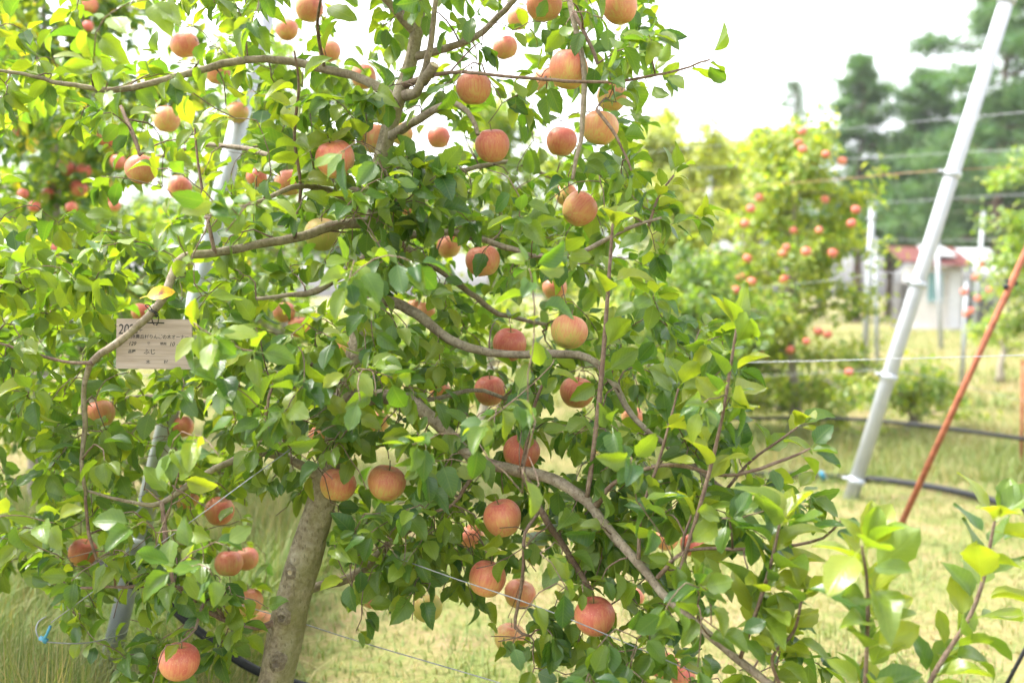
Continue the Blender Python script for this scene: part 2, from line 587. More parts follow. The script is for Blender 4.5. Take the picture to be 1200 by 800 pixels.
APPLE_R = 0.0425
FRUIT = []
for k in range(4):
    V, Q = apple_mesh(k)
    me = npmesh('fruit', V * APPLE_R, Q)
    me.materials.append(M_APPLE)
    FRUIT.append(me)
V, Q = apple_mesh(9, 12, 9)
APPLE_LOW = npmesh('apple', V * APPLE_R, Q)
APPLE_LOW.materials.append(M_APPLE)
sm = MB().tube(smooth_path([(0, 0, 0.55 * APPLE_R), (0.001, 0.001, 0.9 * APPLE_R), (0.004, 0.002, 1.25 * APPLE_R)], step=0.006),
               [0.0016] * 5 if False else 0.0015, 6)
STEM_ME = npmesh('stem', np.concatenate(sm.V), np.concatenate(sm.Q))
STEM_ME.materials.append(M_STEM)
cx = MB()
for k in range(5):
    a = 2 * math.pi * k / 5
    d = np.array([math.cos(a), math.sin(a), 0])
    e = np.array([-math.sin(a), math.cos(a), 0])
    z0 = -0.66 * APPLE_R
    cx.add([d * 0.001 - e * 0.002 + [0, 0, z0], d * 0.001 + e * 0.002 + [0, 0, z0],
            d * 0.006 + e * 0.0012 + [0, 0, z0 - 0.005], d * 0.006 - e * 0.0012 + [0, 0, z0 - 0.005]], [[0, 1, 2, 3]])
CALYX_ME = npmesh('calyx', np.concatenate(cx.V), np.concatenate(cx.Q))
CALYX_ME.materials.append(M_CALYX)


def place_apple(p, r, label, group, ripe, tilt=None, parts=True):
    tl = tilt if tilt is not None else (random.uniform(-0.3, 0.3), random.uniform(-0.3, 0.3))
    rot = (tl[0], tl[1], random.uniform(0, 6.28))
    s = r / APPLE_R
    if parts:
        o = thing('apple', label, 'apple', tuple(p), group)
        o.rotation_euler = rot
        o.scale = (s, s, s)
        f = link('fruit', FRUIT[random.randrange(4)], None, o)
        f['ripe'] = ripe
        link('stem', STEM_ME, None, o)
        link('calyx', CALYX_ME, None, o)
    else:
        o = link('apple', APPLE_LOW, None, None, tuple(p), label=label, category='apple', group=group)
        o['ripe'] = ripe
        o.rotation_euler = rot
        o.scale = (s, s, s)
    return o


# ------------------------------------------------------------------ the tagged apple tree in front
TD = 2.36                                   # depth of its trunk
tree_base = at(292, 955, TD); tree_base[2] = 0
TREE = thing('apple_tree', 'large fruit-laden apple tree with leaning knotted trunk and wooden name tag', 'tree', tuple(tree_base))
TINV = Matrix.Translation(-Vector(tree_base))


def adopt(o):
    """parent to the tree, keeping world coordinates"""
    o.parent = TREE
    o.matrix_parent_inverse = TINV
    return o


def ppath(pts, d0, d1=None, step=0.02):
    """picture polyline (x, y, width[, depth]) -> world points and radii"""
    n = len(pts)
    d1 = d0 if d1 is None else d1
    rows = []
    for k, q in enumerate(pts):
        d = q[3] if len(q) > 3 else d0 + (d1 - d0) * k / (n - 1)
        rows.append([*at(q[0], q[1], d), q[2] * 0.5 * d / FPX])
    S = smooth_path(rows, step=step)
    return S[:, :3], S[:, 3]


NODES = []          # (points) twigs can grow from
NODE_R = []
BRANCH_PX = []      # picture lines that stay open: (pts Nx3 px, half width)

# trunk with knots
tp, tr = ppath([(286, 970, 62), (300, 900, 52), (318, 820, 47), (331, 755, 46), (345, 695, 45), (361, 640, 42), (377, 590, 39), (393, 530, 36),
                (408, 470, 36), (420, 410, 32), (431, 345, 28), (438, 275, 26), (444, 205, 23), (462, 130, 20), (484, 60, 17),
                (494, -20, 14), (498, -110, 11), (507, -210, 8), (512, -300, 4)], TD, TD, 0.012)
tr = tr * 0.9
tp[0, 2] = min(tp[0, 2], -0.03)
SEG = 28
T = norm(np.gradient(tp, axis=0))
KN = [(345, 664, 0.018, 0.010), (337, 714, 0.022, 0.016), (331, 766, 0.024, 0.017), (320, 798, 0.022, 0.014), (396, 560, 0.02, 0.007)]
knots = []
for (kx, ky, ks, kh) in KN:
    c = at(kx, ky, TD)
    k = np.argmin(np.linalg.norm(tp - c, axis=1))
    knots.append((c - np.array([0, tr[k] * 0.98, 0]), ks, kh))
rings = []
ang = np.arange(SEG) * 2 * math.pi / SEG
for k in range(len(tp)):
    a = norm(np.cross(T[k], [0, 1, 0])); b = np.cross(T[k], a)
    d = np.cos(ang)[:, None] * a + np.sin(ang)[:, None] * b
    lump = 1 + 0.045 * np.sin(3 * ang + 9 * tp[k, 2]) + 0.03 * np.sin(5 * ang - 23 * tp[k, 2]) + 0.03 * math.sin(31 * tp[k, 2])
    flare = 1 + 0.5 * math.exp(-max(tp[k, 2], 0) / 0.06) * (1 + 0.4 * np.sin(4 * ang))
    P = tp[k] + d * (tr[k] * lump * flare)[:, None]
    for (c, ks, kh) in knots:
        dist = np.linalg.norm(P - c, axis=1)
        P = P + d * (kh * np.exp(-(dist / ks) ** 2) - kh * 0.8 * np.exp(-(dist / (ks * 0.33)) ** 2))[:, None]
    rings.append(P)
V = np.concatenate(rings)
n = len(tp)
i, j = np.meshgrid(np.arange(n - 1), np.arange(SEG), indexing='ij')
i, j = i.ravel(), j.ravel(); j2 = (j + 1) % SEG
Q = np.stack([i * SEG + j, i * SEG + j2, (i + 1) * SEG + j2, (i + 1) * SEG + j], 1)
TRUNK = adopt(link('trunk', npmesh('trunk', V, Q), M_TRUNK))
keep = tp[:, 2] > 0.75
NODES.append(tp[keep]); NODE_R.append(tr[keep])
BRANCH_PX.append((pix(tp[(tp[:, 2] < 0.72)]), 27, 0.97))
tpx = pix(tp)
BRANCH_PX.append((tpx[(tpx[:, 1] > 255) & (tpx[:, 1] < 480)], 10, 0.1))
TINV_T = Matrix.Identity(4)
# pruning scars on the trunk: a callus ring round a sawn face
for (c, ks, kh), (kx, ky, _, _) in list(zip(knots, KN))[:3]:
    rk = ks * 0.95
    nr, ns = 9, 22
    Vk, Qk = [], []
    for a_ in range(nr):
        q_ = a_ / (nr - 1)
        for b_ in range(ns):
            th_ = 2 * math.pi * b_ / ns
            h_ = (0.60 * (1 - q_ ** 2) + 0.26 * math.cos(q_ * 14.0 + 0.5 * math.sin(2 * th_ + ky)) - 0.75 * math.exp(-(q_ / 0.22) ** 2)) * kh * (1 - q_ ** 6)
            r_k = rk * max(q_, 0.02) * (1 + 0.10 * math.sin(2 * th_ + ky) + 0.06 * math.sin(5 * th_))
            zz = r_k * math.sin(th_)
            bend_ = (r_k * math.cos(th_)) ** 2 / 0.09
            Vk.append((c[0] + r_k * math.cos(th_), c[1] - kh * 0.75 - h_ * 1.2 + bend_ + 0.004 * q_ ** 4, c[2] + zz))
    for a_ in range(nr - 1):
        for b_ in range(ns):
            b2_ = (b_ + 1) % ns
            Qk.append((a_ * ns + b_, a_ * ns + b2_, (a_ + 1) * ns + b2_, (a_ + 1) * ns + b_))
    sc = MB().add(Vk, Qk).build('knot', M_KNOT, None)
    sc.parent = TRUNK; sc.matrix_parent_inverse = TINV_T
kc = knots[0][0]
f = MB().tube([kc + [0, 0.004, 0], kc + [0, -0.0100, 0.001], kc + [0, -0.0112, 0.001]], [0.0082, 0.0076, 0.0062], 12).build('sawn_face', M_CUT, TRUNK, False)

BR = []
TWIGGY = []


def branch(name, pts, d0, d1=None, mat=None, clear=12, prob=0.72, sides=9, grow=True, rough=0.05):
    P, R = ppath(pts, d0, d1)
    wob = np.cumsum(rng.normal(size=P.shape) * 0.0012, axis=0); wob -= np.linspace(0, 1, len(P))[:, None] * wob[-1]
    P = P + wob
    o = MB().tube(P, R, sides, True, rough).build(name, mat or M_BRANCH, None)
    adopt(o)
    if grow:
        NODES.append(P); NODE_R.append(R)
    if clear:
        BRANCH_PX.append((pix(P), clear + np.median([q[2] for q in pts]) / 2, prob))
    BR.append((P, R))
    if mat is M_TWIG:
        TWIGGY.append(P)
    return o


branch('branch', [(398, 470, 26, 2.36), (425, 466, 21, 2.33), (450, 462, 18, 2.30), (482, 468, 17, 2.27), (508, 486, 16, 2.24), (530, 507, 15, 2.22), (562, 536, 14, 2.19),
                  (608, 547, 14, 2.16), (650, 557, 14, 2.12), (690, 584, 13, 2.07), (722, 622, 12, 2.02), (752, 657, 11, 1.97), (792, 701, 10, 1.92), (842, 747, 10, 1.87),
                  (910, 802, 10, 1.82), (985, 860, 9, 1.76), (1060, 905, 7, 1.72)], 2.3, prob=0.85)
branch('branch', [(425, 350, 17, 2.36), (445, 350, 14, 2.33), (472, 359, 13, 2.31), (500, 376, 12, 2.29), (540, 404, 11, 2.27), (598, 412, 9, 2.26), (640, 411, 10, 2.24),
                  (690, 416, 9, 2.22), (722, 450, 8, 2.2), (742, 486, 7, 2.18), (800, 535, 6, 2.12), (850, 575, 5, 2.06)], 2.3, prob=0.75)
branch('branch', [(440, 272, 12, 2.36), (458, 280, 9, 2.42), (482, 291, 9, 2.46), (520, 316, 8, 2.5), (552, 340, 7, 2.54), (585, 366, 6, 2.58), (640, 380, 4, 2.62)], 2.4, prob=0.85)
branch('branch', [(436, 300, 14, 2.36), (405, 318, 11, 2.3), (370, 340, 9, 2.28), (345, 345, 6, 2.27), (300, 350, 4, 2.25)], 2.3, prob=0.4)
branch('branch', [(440, 262, 14, 2.36), (400, 262, 12, 2.31), (352, 278, 11, 2.27), (300, 288, 10, 2.22), (252, 298, 10, 2.16), (218, 302, 10, 2.11), (205, 318, 10, 2.09), (195, 346, 10, 2.07),
                  (176, 372, 9, 2.05), (140, 402, 9, 2.04), (110, 424, 8, 2.05), (98, 452, 6, 2.08), (100, 500, 6, 2.1), (97, 540, 5, 2.1), (101, 580, 4, 2.1)], 2.2, prob=0.9)
branch('branch', [(108, 425, 5, 2.05), (85, 423, 4, 2.06), (50, 415, 4, 2.08), (0, 402, 3, 2.1), (-60, 396, 2.5, 2.12)], 2.1, prob=0.7, mat=M_TWIG)
branch('branch', [(466, 118, 13, 2.36), (430, 95, 11, 2.38), (380, 80, 10, 2.40), (310, 68, 9, 2.4), (240, 78, 9, 2.38), (190, 93, 8, 2.36), (130, 105, 7, 2.34), (95, 102, 6, 2.33), (60, 96, 5, 2.32), (10, 84, 4, 2.3), (-60, 80, 3, 2.28)], 2.4, prob=0.85)
branch('branch', [(142, 126, 4, 2.33), (152, 146, 5, 2.30), (160, 165, 5, 2.27), (164, 182, 4, 2.25)], 2.3, prob=0.9, mat=M_TWIG)
branch('branch', [(472, 112, 14, 2.36), (488, 106, 12, 2.3), (500, 78, 9, 2.27), (506, 45, 7, 2.25), (511, 0, 6, 2.24), (514, -60, 5, 2.22), (520, -130, 3, 2.2)], 2.3, prob=0.85)
branch('branch', [(452, 165, 12, 2.36), (490, 140, 10, 2.28), (530, 120, 7, 2.24), (552, 138, 6, 2.22), (560, 158, 5, 2.2)], 2.3, prob=0.5)
branch('branch', [(470, 100, 10, 2.36), (520, 84, 5, 2.24), (570, 84, 4, 2.14), (650, 92, 4, 2.10), (720, 97, 3.6, 2.07), (780, 86, 3, 2.05), (832, 70, 2.2, 2.03)], 2.2, prob=0.85, mat=M_TWIG)
branch('branch', [(480, 70, 11, 2.36), (560, 40, 8, 2.32), (620, -20, 7, 2.25), (660, -30, 7, 2.2), (672, 15, 7, 2.14), (682, 60, 7, 2.12), (686, 100, 7, 2.11), (684, 150, 6, 2.1), (676, 185, 5, 2.1), (671, 210, 4, 2.1)], 2.2, prob=0.8)
branch('branch', [(700, 128, 4, 2.1), (716, 150, 4, 2.09), (728, 172, 3, 2.08), (740, 200, 3, 2.08)], 2.1, prob=0.8, mat=M_TWIG)
branch('branch', [(672, 14, 5, 2.13), (690, 45, 4.5, 2.11), (700, 75, 4, 2.1)], 2.1, prob=0.8, mat=M_TWIG)
branch('branch', [(338, 735, 12, 2.36), (362, 692, 11, 2.50), (400, 680, 11, 2.55), (432, 662, 10, 2.58), (462, 632, 8, 2.6), (500, 610, 6, 2.6)], 2.5, prob=0.85)
branch('branch', [(386, 565, 16, 2.36), (340, 540, 10, 2.33), (300, 532, 9, 2.28), (258, 543, 8, 2.22), (230, 561, 8, 2.18), (190, 588, 7, 2.14), (168, 589, 5, 2.12), (140, 585, 4, 2.12), (100, 574, 3, 2.11)], 2.2, prob=0.85)
branch('branch', [(190, 588, 5, 2.13), (192, 610, 6, 2.12), (194, 640, 6, 2.11), (200, 668, 5, 2.1), (204, 690, 4, 2.1)], 2.1, prob=0.9, mat=M_TWIG)
branch('branch', [(100, 575, 3.4, 2.11), (101, 600, 4, 2.11), (104, 625, 4, 2.11), (113, 655, 3, 2.11)], 2.1, prob=0.8, mat=M_TWIG)
branch('branch', [(610, 548, 9, 2.15), (628, 590, 8, 2.14), (648, 625, 8, 2.16), (668, 655, 7, 2.18), (690, 690, 6, 2.17), (700, 720, 4, 2.14)], 2.15, prob=0.75, mat=M_TWIG)
branch('branch', [(632, 600, 4, 2.12), (614, 625, 4, 2.08), (612, 665, 4, 2.08), (607, 700, 4, 2.1), (604, 735, 4, 2.12), (622, 745, 3, 2.12)], 2.1, prob=0.8, mat=M_TWIG)
branch('branch', [(576, 540, 5, 2.17), (550, 560, 5, 2.12), (530, 590, 4, 2.1), (500, 602, 3, 2.1)], 2.1, prob=0.6, mat=M_TWIG)
branch('branch', [(416, 430, 14, 2.36), (380, 425, 9, 2.28), (345, 430, 6, 2.2), (320, 455, 4, 2.14), (312, 490, 3, 2.1)], 2.2, prob=0.4, mat=M_TWIG)
branch('branch', [(420, 466, 10, 2.34), (500, 470, 6, 2.36), (555, 458, 5, 2.36), (600, 470, 4, 2.36)], 2.35, prob=0.6)
branch('branch', [(444, 205, 12, 2.36), (480, 190, 8, 2.5), (540, 200, 6, 2.65), (600, 190, 5, 2.75), (650, 210, 4, 2.8)], 2.5, clear=0)
branch('branch', [(440, 230, 12, 2.36), (380, 205, 9, 2.55), (310, 180, 7, 2.7), (240, 170, 5, 2.8), (160, 190, 4, 2.9)], 2.5, clear=0)
branch('branch', [(436, 290, 12, 2.36), (520, 270, 8, 2.3), (600, 292, 7, 2.25), (660, 300, 6, 2.2), (730, 270, 5, 2.14), (775, 255, 3, 2.1)], 2.3, clear=0)
branch('branch', [(410, 470, 12, 2.36), (330, 450, 9, 2.55), (240, 470, 7, 2.7), (150, 470, 6, 2.8), (60, 500, 4, 2.85)], 2.5, clear=0)
branch('branch', [(488, 40, 10, 2.36), (430, -20, 8, 2.3), (350, -60, 6, 2.25), (230, -60, 5, 2.2), (100, -40, 4, 2.2)], 2.3, clear=0)
branch('branch', [(440, 240, 10, 2.36), (360, 215, 7, 2.2), (300, 235, 5, 2.1), (240, 255, 4, 2.02)], 2.3, clear=0)
branch('branch', [(338, 720, 9, 2.36), (300, 735, 7, 2.3), (250, 720, 6, 2.25), (215, 690, 5, 2.2), (160, 685, 4, 2.15), (80, 690, 3, 2.13)], 2.3, clear=0, mat=M_TWIG)
branch('branch', [(262, 722, 4, 2.25), (240, 700, 4, 2.18), (228, 735, 3, 2.12), (212, 752, 2.6, 2.08)], 2.2, clear=0, mat=M_TWIG)
branch('branch', [(700, 590, 8, 2.06), (730, 560, 5, 2.0), (790, 545, 5, 1.95), (850, 555, 4, 1.92), (905, 545, 4, 1.9), (950, 525, 2.6, 1.88)], 2.0, prob=0.5, mat=M_TWIG)
branch('branch', [(770, 676, 6, 1.95), (800, 645, 4, 1.92), (860, 642, 4, 1.88), (915, 640, 4, 1.85), (965, 630, 3.4, 1.82), (985, 610, 2.6, 1.8)], 1.9, prob=0.7, mat=M_TWIG)
# sawn stub beside the upright
st = at(509, 76, 2.25)
o = MB().tube([at(496, 96, 2.29), at(504, 84, 2.26), st], [0.0125, 0.0115, 0.0115], 12, True, 0.03).build('branch_stub', M_BRANCH); adopt(o)
o = MB().tube([st, st + np.array([0.001, -0.001, 0.0015])], [0.0108, 0.0100], 12).build('sawn_face', M_CUT, None, False); adopt(o)

# upright water shoots, each its own part; they carry larger leaves
SHOOTS = []


def shoot(pts, d0, d1, nl, ls):
    P, R = ppath(pts, d0, d1, 0.015)
    o = MB().tube(P, R, 7, True, 0.04).build('shoot', M_TWIG); adopt(o)
    SHOOTS.append((P, nl, ls))
    BRANCH_PX.append((pix(P), 9, 0.75))


shoot([(688, 582, 6), (694, 540, 6), (704, 450, 6), (711, 360, 5), (716, 290, 4), (718, 262, 3)], 2.05, 1.98, 26, 0.074)
shoot([(790, 700, 5), (800, 660, 5), (828, 565, 5), (846, 490, 4), (856, 430, 4), (863, 385, 3)], 1.92, 1.85, 24, 0.076)
shoot([(748, 655, 5), (752, 600, 4), (772, 540, 4), (786, 490, 3), (795, 455, 2.5)], 1.97, 1.95, 18, 0.072)
shoot([(868, 770, 5), (880, 735, 5), (895, 690, 5), (906, 650, 4), (914, 612, 3)], 1.85, 1.74, 28, 0.078)
shoot([(1010, 876, 6), (1014, 800, 5), (1017, 730, 5), (1016, 680, 4), (1010, 640, 3)], 1.70, 1.54, 36, 0.080)
shoot([(1040, 895, 6), (1070, 840, 6), (1100, 780, 6), (1135, 725, 5), (1152, 680, 5), (1162, 630, 4), (1166, 610, 3)], 1.70, 1.66, 38, 0.078)
shoot([(915, 806, 5), (905, 770, 4), (930, 740, 4), (940, 700, 3)], 1.82, 1.75, 14, 0.07)
shoot([(820, 728, 5), (812, 690, 4), (800, 640, 3.5), (812, 600, 3)], 1.9, 1.93, 14, 0.07)
shoot([(612, 548, 5), (625, 480, 4), (640, 440, 3)], 2.16, 2.1, 8, 0.066)
shoot([(252, 298, 5), (240, 240, 4), (232, 190, 3), (228, 150, 2.5)], 2.16, 2.12, 12, 0.066)
shoot([(345, 279, 5), (352, 220, 4), (345, 160, 4), (350, 100, 3), (345, 60, 2.6)], 2.26, 2.0, 24, 0.082)
shoot([(380, 80, 5), (372, 30, 4), (380, -20, 3)], 2.4, 2.15, 12, 0.07)
shoot([(760, 265, 4), (772, 230, 3), (790, 205, 2.4)], 2.12, 2.1, 9, 0.055)
shoot([(850, 575, 4), (880, 540, 3.4), (915, 515, 3), (935, 500, 2.4)], 2.06, 2.0, 10, 0.06)

# ---- apples of the front tree: x, y, diameter px, exposed?, ripeness, label
A1 = 'ripe red-orange apple in full view among green leaves of the tagged tree'
A2 = 'blushed apple half covered by leaves on the tagged tree'
A3 = 'small shaded apple deep inside the crown of the tagged tree'
APPLES = [
    (638, 6, 42, 1, .75, A1), (726, 8, 42, 1, .72, 'big pink-red apple below the topmost bare twig beside open sky'),
    (607, 22, 27, 0, .7, A3), (592, 56, 30, 0, .75, A2), (555, 104, 42, 1, .7, 'striped apple hanging right beside the sawn branch stub'),
    (577, 171, 41, 1, .78, 'round pink apple at the drooping end of a dark twig'), (514, 161, 27, 1, .85, 'small red apple hanging alone in an opening left of the pink one'),
    (658, 166, 36, 1, .82, 'dark pink apple hanging beside a pale bare branch'), (703, 150, 44, 1, .55, 'large yellowish apple under a leaf by the pale bare branch'),
    (717, 114, 36, 0, .62, 'orange apple tucked behind leaves above the large yellowish one'), (666, 82, 46, 0, .7, 'large apple crossed by a long thin twig, partly behind leaves'),
    (640, 95, 31, 0, .68, 'orange apple touching the twig-crossed apple'), (679, 245, 41, 1, .66, 'orange apple showing its dark calyx beside a tall shoot'),
    (664, 229, 28, 0, .66, A3), (442, 163, 40, 0, .58, 'yellow-flushed apple with a leaf across its shoulder'), (470, 157, 28, 0, .55, A3),
    (393, 187, 46, 0, .72, 'big red apple with leaves hanging over its left side'), (426, 90, 30, 0, .75, A2), (339, 214, 34, 0, .68, A2), (301, 208, 24, 0, .85, A2),
    (362, 10, 33, 1, .72, A1), (336, 35, 27, 1, .76, A1), (386, 60, 27, 0, .7, A2), (216, 53, 33, 1, .72, 'red-orange apple beneath leaves just above the long bare branch'),
    (255, 85, 30, 0, .72, 'apple partly hidden where leaves cross the long bare branch'), (195, 140, 31, 1, .62, 'apple half under two dark leaves below the long bare branch'),
    (165, 199, 36, 1, .86, 'round pink-red apple at the end of a short hanging twig'), (210, 220, 28, 1, .8, 'red apple hanging beside the short-twig pink one'),
    (278, 132, 26, 0, .55, A3), (476, 243, 20, 0, .8, A3), (377, 275, 40, 1, .22, 'pale yellow-green apple under the level branch, scarcely blushed'),
    (566, 306, 41, 1, .74, 'pink-orange apple beneath dark leaves, free below'), (526, 289, 28, 0, .66, A3), (497, 366, 26, 0, .62, A3), (486, 360, 20, 0, .6, A3),
    (413, 412, 40, 0, .6, 'pale orange apple hanging against the upper trunk'), (650, 338, 29, 0, .72, 'dull red apple with a leaf below, in a gap'),
    (667, 389, 44, 1, .56, 'large yellow-orange apple close beside the tallest shoot'), (597, 404, 40, 1, .84, 'elongated pinkish red apple under a cluster of small leaves'),
    (574, 458, 37, 1, .8, 'rosy apple partly covered by a broad leaf on its right'), (676, 460, 40, 1, .72, 'orange-red apple overlapped by the shoot leaves'),
    (515, 457, 25, 0, .7, A3), (611, 530, 44, 1, .86, 'bright pink-red apple resting above the thick bare branch'), (690, 520, 30, 0, .62, A3),
    (741, 488, 26, 0, .66, A3), (443, 494, 28, 0, .6, A3), (378, 513, 34, 0, .6, A2), (333, 366, 26, 0, .7, A3), (350, 383, 26, 0, .68, A3),
    (117, 485, 34, 0, .62, A2), (214, 500, 26, 0, .75, A2), (166, 366, 24, 0, .9, 'pink apple peeping out behind the wooden tag'),
    (396, 568, 42, 1, .66, 'striped apple sitting above the trunk beside a similar larger one'), (453, 566, 45, 1, .6, 'larger yellow-streaked apple next to the one above the trunk'),
    (257, 599, 34, 1, .7, 'tall oval apple half behind a leaf near the tall bare twig'), (217, 583, 32, 0, .62, A2), (97, 648, 33, 1, .74, 'apple low at the outer side of the tree, above long grass'),
    (210, 775, 47, 1, .84, 'lowest large pink-red apple hanging just above the grass'), (268, 660, 33, 1, .74, 'pale pink apple low beside the trunk'),
    (289, 655, 28, 0, .66, A3), (291, 706, 34, 0, .6, 'dull apple under a pale leaf just beside the trunk foot'), (304, 728, 28, 0, .5, A3),
    (589, 607, 45, 1, .7, 'orange apple with a thin twig in front, under the thick branch'), (553, 630, 30, 0, .66, A3), (629, 629, 30, 0, .32, A3),
    (571, 678, 44, 1, .7, 'apple with a twig and a large leaf across its right side, low down'), (609, 696, 37, 1, .6, 'apple against pale grass crossed by a steel wire'),
    (501, 712, 36, 1, .18, 'greenish striped apple hanging low over the mown grass'), (436, 700, 26, 0, .72, 'small brownish apple under leaves over the mown grass'),
    (697, 722, 48, 1, .78, 'biggest red apple of the low cluster, wire passing before it'), (598, 748, 38, 0, .45, A2),
    (781, 632, 28, 0, .66, A3), (811, 638, 28, 0, .9, A3), (779, 781, 34, 0, .8, A2), (800, 792, 30, 0, .82, A2), (742, 700, 26, 0, .7, A3),
]
OWN = {
    (638, 6): 'big orange apple near the top, between pale bare branch and tree centre',
    (607, 22): 'shaded apple near the tree top behind two large exposed apples', (592, 56): 'half-hidden pink apple just above the apple beside the sawn stub',
    (664, 229): 'apple peeping out just above the calyx-showing orange apple', (470, 157): 'shaded apple touching the yellow-flushed apple with the leaf across',
    (426, 90): 'half-hidden apple between the sawn stub and the long bare branch', (339, 214): 'half-covered apple close below the big leaf-hung red apple',
    (301, 208): 'small red half-covered apple beside a tall leafy shoot', (362, 10): 'red apple highest above the long bare branch',
    (336, 35): 'smaller red apple above the long bare branch, below a larger one', (386, 60): 'half-covered apple close over the long bare branch near the trunk',
    (278, 132): 'yellowish shaded apple between the steel pipe and a leafy shoot', (476, 243): 'tiny shaded apple close to the upper trunk',
    (526, 289): 'shaded apple behind dark leaves beside the free-hanging pink-orange one', (497, 366): 'larger shaded apple of a pair above the second thick branch',
    (486, 360): 'smaller shaded apple of a pair above the second thick branch', (515, 457): 'shaded apple under the arching thick branch near the rosy one',
    (690, 520): 'shaded apple behind the lower part of the tallest shoot', (741, 488): 'shaded apple between two tall upright shoots',
    (443, 494): 'dim apple under the fork of trunk and thick branch', (378, 513): 'half-covered apple above the two apples over the trunk',
    (333, 366): 'upper dim apple of two hanging together between tag and trunk', (350, 383): 'lower dim apple of two hanging together between tag and trunk',
    (117, 485): 'half-covered apple below the tag by a hanging thin branch', (214, 500): 'half-covered apple just in front of the leaning steel pipe',
    (217, 583): 'half-hidden apple beside the tall oval apple', (289, 655): 'shaded apple behind the pale pink low apple',
    (304, 728): 'greenish dim apple lowest at the trunk foot', (553, 630): 'shaded apple beside and beneath the orange apple under the thick branch',
    (629, 629): 'yellow-green shaded apple under the thick branch', (598, 748): 'greenish half-covered apple below the two wire-crossed apples',
    (781, 632): 'shaded orange apple among the bases of the tall shoots', (811, 638): 'small deep-red apple among the bases of the tall shoots',
    (779, 781): 'low red apple in leaves under the thick branch end', (800, 792): 'lower red apple touching the one under the thick branch end',
    (742, 700): 'shaded apple just below the thick bare branch near the biggest red one',
}
AP = []
G_FULL, G_HALF, G_DEEP = 'fully visible apples on the tagged tree', 'half covered apples on the tagged tree', 'shaded apples inside the tagged tree'
for (x, y, dpx, ex, ripe, lab) in APPLES:
    real = 0.0425 if dpx > 36 else (0.041 if dpx > 30 else 0.038)
    real *= random.uniform(0.97, 1.03)
    d = min(max(2 * real * FPX / dpx, 1.9), 3.1)
    real = dpx * 0.5 * d / FPX
    c = at(x, y, d)
    lab = OWN.get((x, y), lab)
    grp = {A1: G_FULL, A2: G_HALF, A3: G_DEEP}.get(lab, 'apples on the tagged tree')
    tilt = (0.75, 0.1) if 'calyx' in lab else None
    place_apple(c, real, lab, grp, ripe, tilt)
    AP.append((c, real, d, x, y, dpx, ex))

# ---- twigs grown towards sampled points
REG = [
    ([(180, -260), (760, -260), (770, 20), (745, 160), (795, 240), (825, 330), (760, 430), (560, 430), (250, 430), (180, 300)], 250, 2.38, .30),
    ([(-120, -150), (200, -200), (260, 150), (60, 330), (-120, 300)], 46, 2.35, .28),
    ([(-140, 250), (260, 250), (320, 430), (320, 560), (240, 690), (70, 690), (-140, 640)], 150, 2.30, .26),
    ([(320, 420), (800, 420), (850, 560), (740, 640), (620, 650), (450, 680), (395, 620), (320, 560)], 150, 2.30, .26),
    ([(400, 600), (560, 600), (560, 715), (480, 735), (415, 720)], 30, 2.25, .15),
    ([(560, 640), (780, 620), (800, 800), (610, 830)], 30, 2.12, .14),
    ([(760, 400), (850, 390), (930, 530), (975, 600), (930, 720), (760, 720)], 20, 2.02, .16),
    ([(780, 680), (940, 700), (985, 830), (700, 850)], 14, 1.88, .12),
    ([(400, 130), (480, 120), (470, 330), (450, 480), (400, 590), (360, 590), (380, 470), (410, 330)], 44, 2.16, .07),
    ([(-140, 300), (330, 300), (330, 560), (250, 645), (-140, 645)], 80, 2.85, .14),
    ([(430, 180), (790, 190), (800, 470), (430, 480)], 60, 2.85, .15),
    ([(-140, 520), (290, 540), (285, 690), (60, 680), (-140, 650)], 34, 2.75, .14),
    ([(60, 670), (300, 690), (260, 830), (110, 830)], 24, 2.25, .14),
]
GAPS = [([(286, 585), (352, 595), (335, 655), (300, 662)], .93), ([(395, 728), (575, 722), (592, 840), (395, 840)], .86),
        ([(616, 652), (642, 648), (648, 708), (616, 704)], .95), ([(-140, 690), (66, 690), (104, 840), (-140, 840)], .97),
        ([(380, 640), (425, 690), (420, 780), (352, 780)], .7), ([(880, -260), (1300, -260), (1300, 330), (860, 340), (838, 150)], .97),
        ([(880, 300), (1300, 300), (1300, 480), (960, 480)], 1.0), ([(142, 376), (226, 376), (222, 424), (142, 424)], .95),
        ([(652, 330), (690, 300), (690, 340)], .5)]
targets = []
REG = [(p_, int(c_ * 1.5), d_, s_) for p_, c_, d_, s_ in REG]
for poly, cnt, dm, ds in REG:
    poly_a = np.array(poly, float)
    lo, hi = poly_a.min(0), poly_a.max(0)
    got = 0
    while got < cnt:
        x, y = rng.uniform(lo, hi)
        if not in_poly(np.array([x]), np.array([y]), poly)[0]:
            continue
        d = np.clip(rng.normal(dm, ds), 1.72, 3.1)
        if any(in_poly(np.array([x]), np.array([y]), g)[0] and rng.random() < pr for g, pr in GAPS):
            got += 0.6
            continue
        p = at(x, y, d)
        if p[2] > 0.22:
            targets.append((p, 1))
        got += 1
for (c, real, d, x, y, dpx, ex) in AP:
    targets.append((c + np.array([random.uniform(-.012, .012), random.uniform(0, .012), real * 1.28]), 0))

NP_, NR_ = np.concatenate(NODES), np.concatenate(NODE_R)
dist0 = [np.min(np.linalg.norm(NP_ - t[0], axis=1)) for t in targets]
order = np.argsort(dist0)
twig_mb = MB()
LP, LD, LN, LS, LTt = [], [], [], [], []
axis_x, axis_y = tree_base[0] + 0.22, TD
AC = np.array([a[0] for a in AP]); AR = np.array([a[1] for a in AP])


def add_leaf(p, d, n, s, tint):
    LP.append(p); LD.append(d); LN.append(n); LS.append(s); LTt.append(tint)


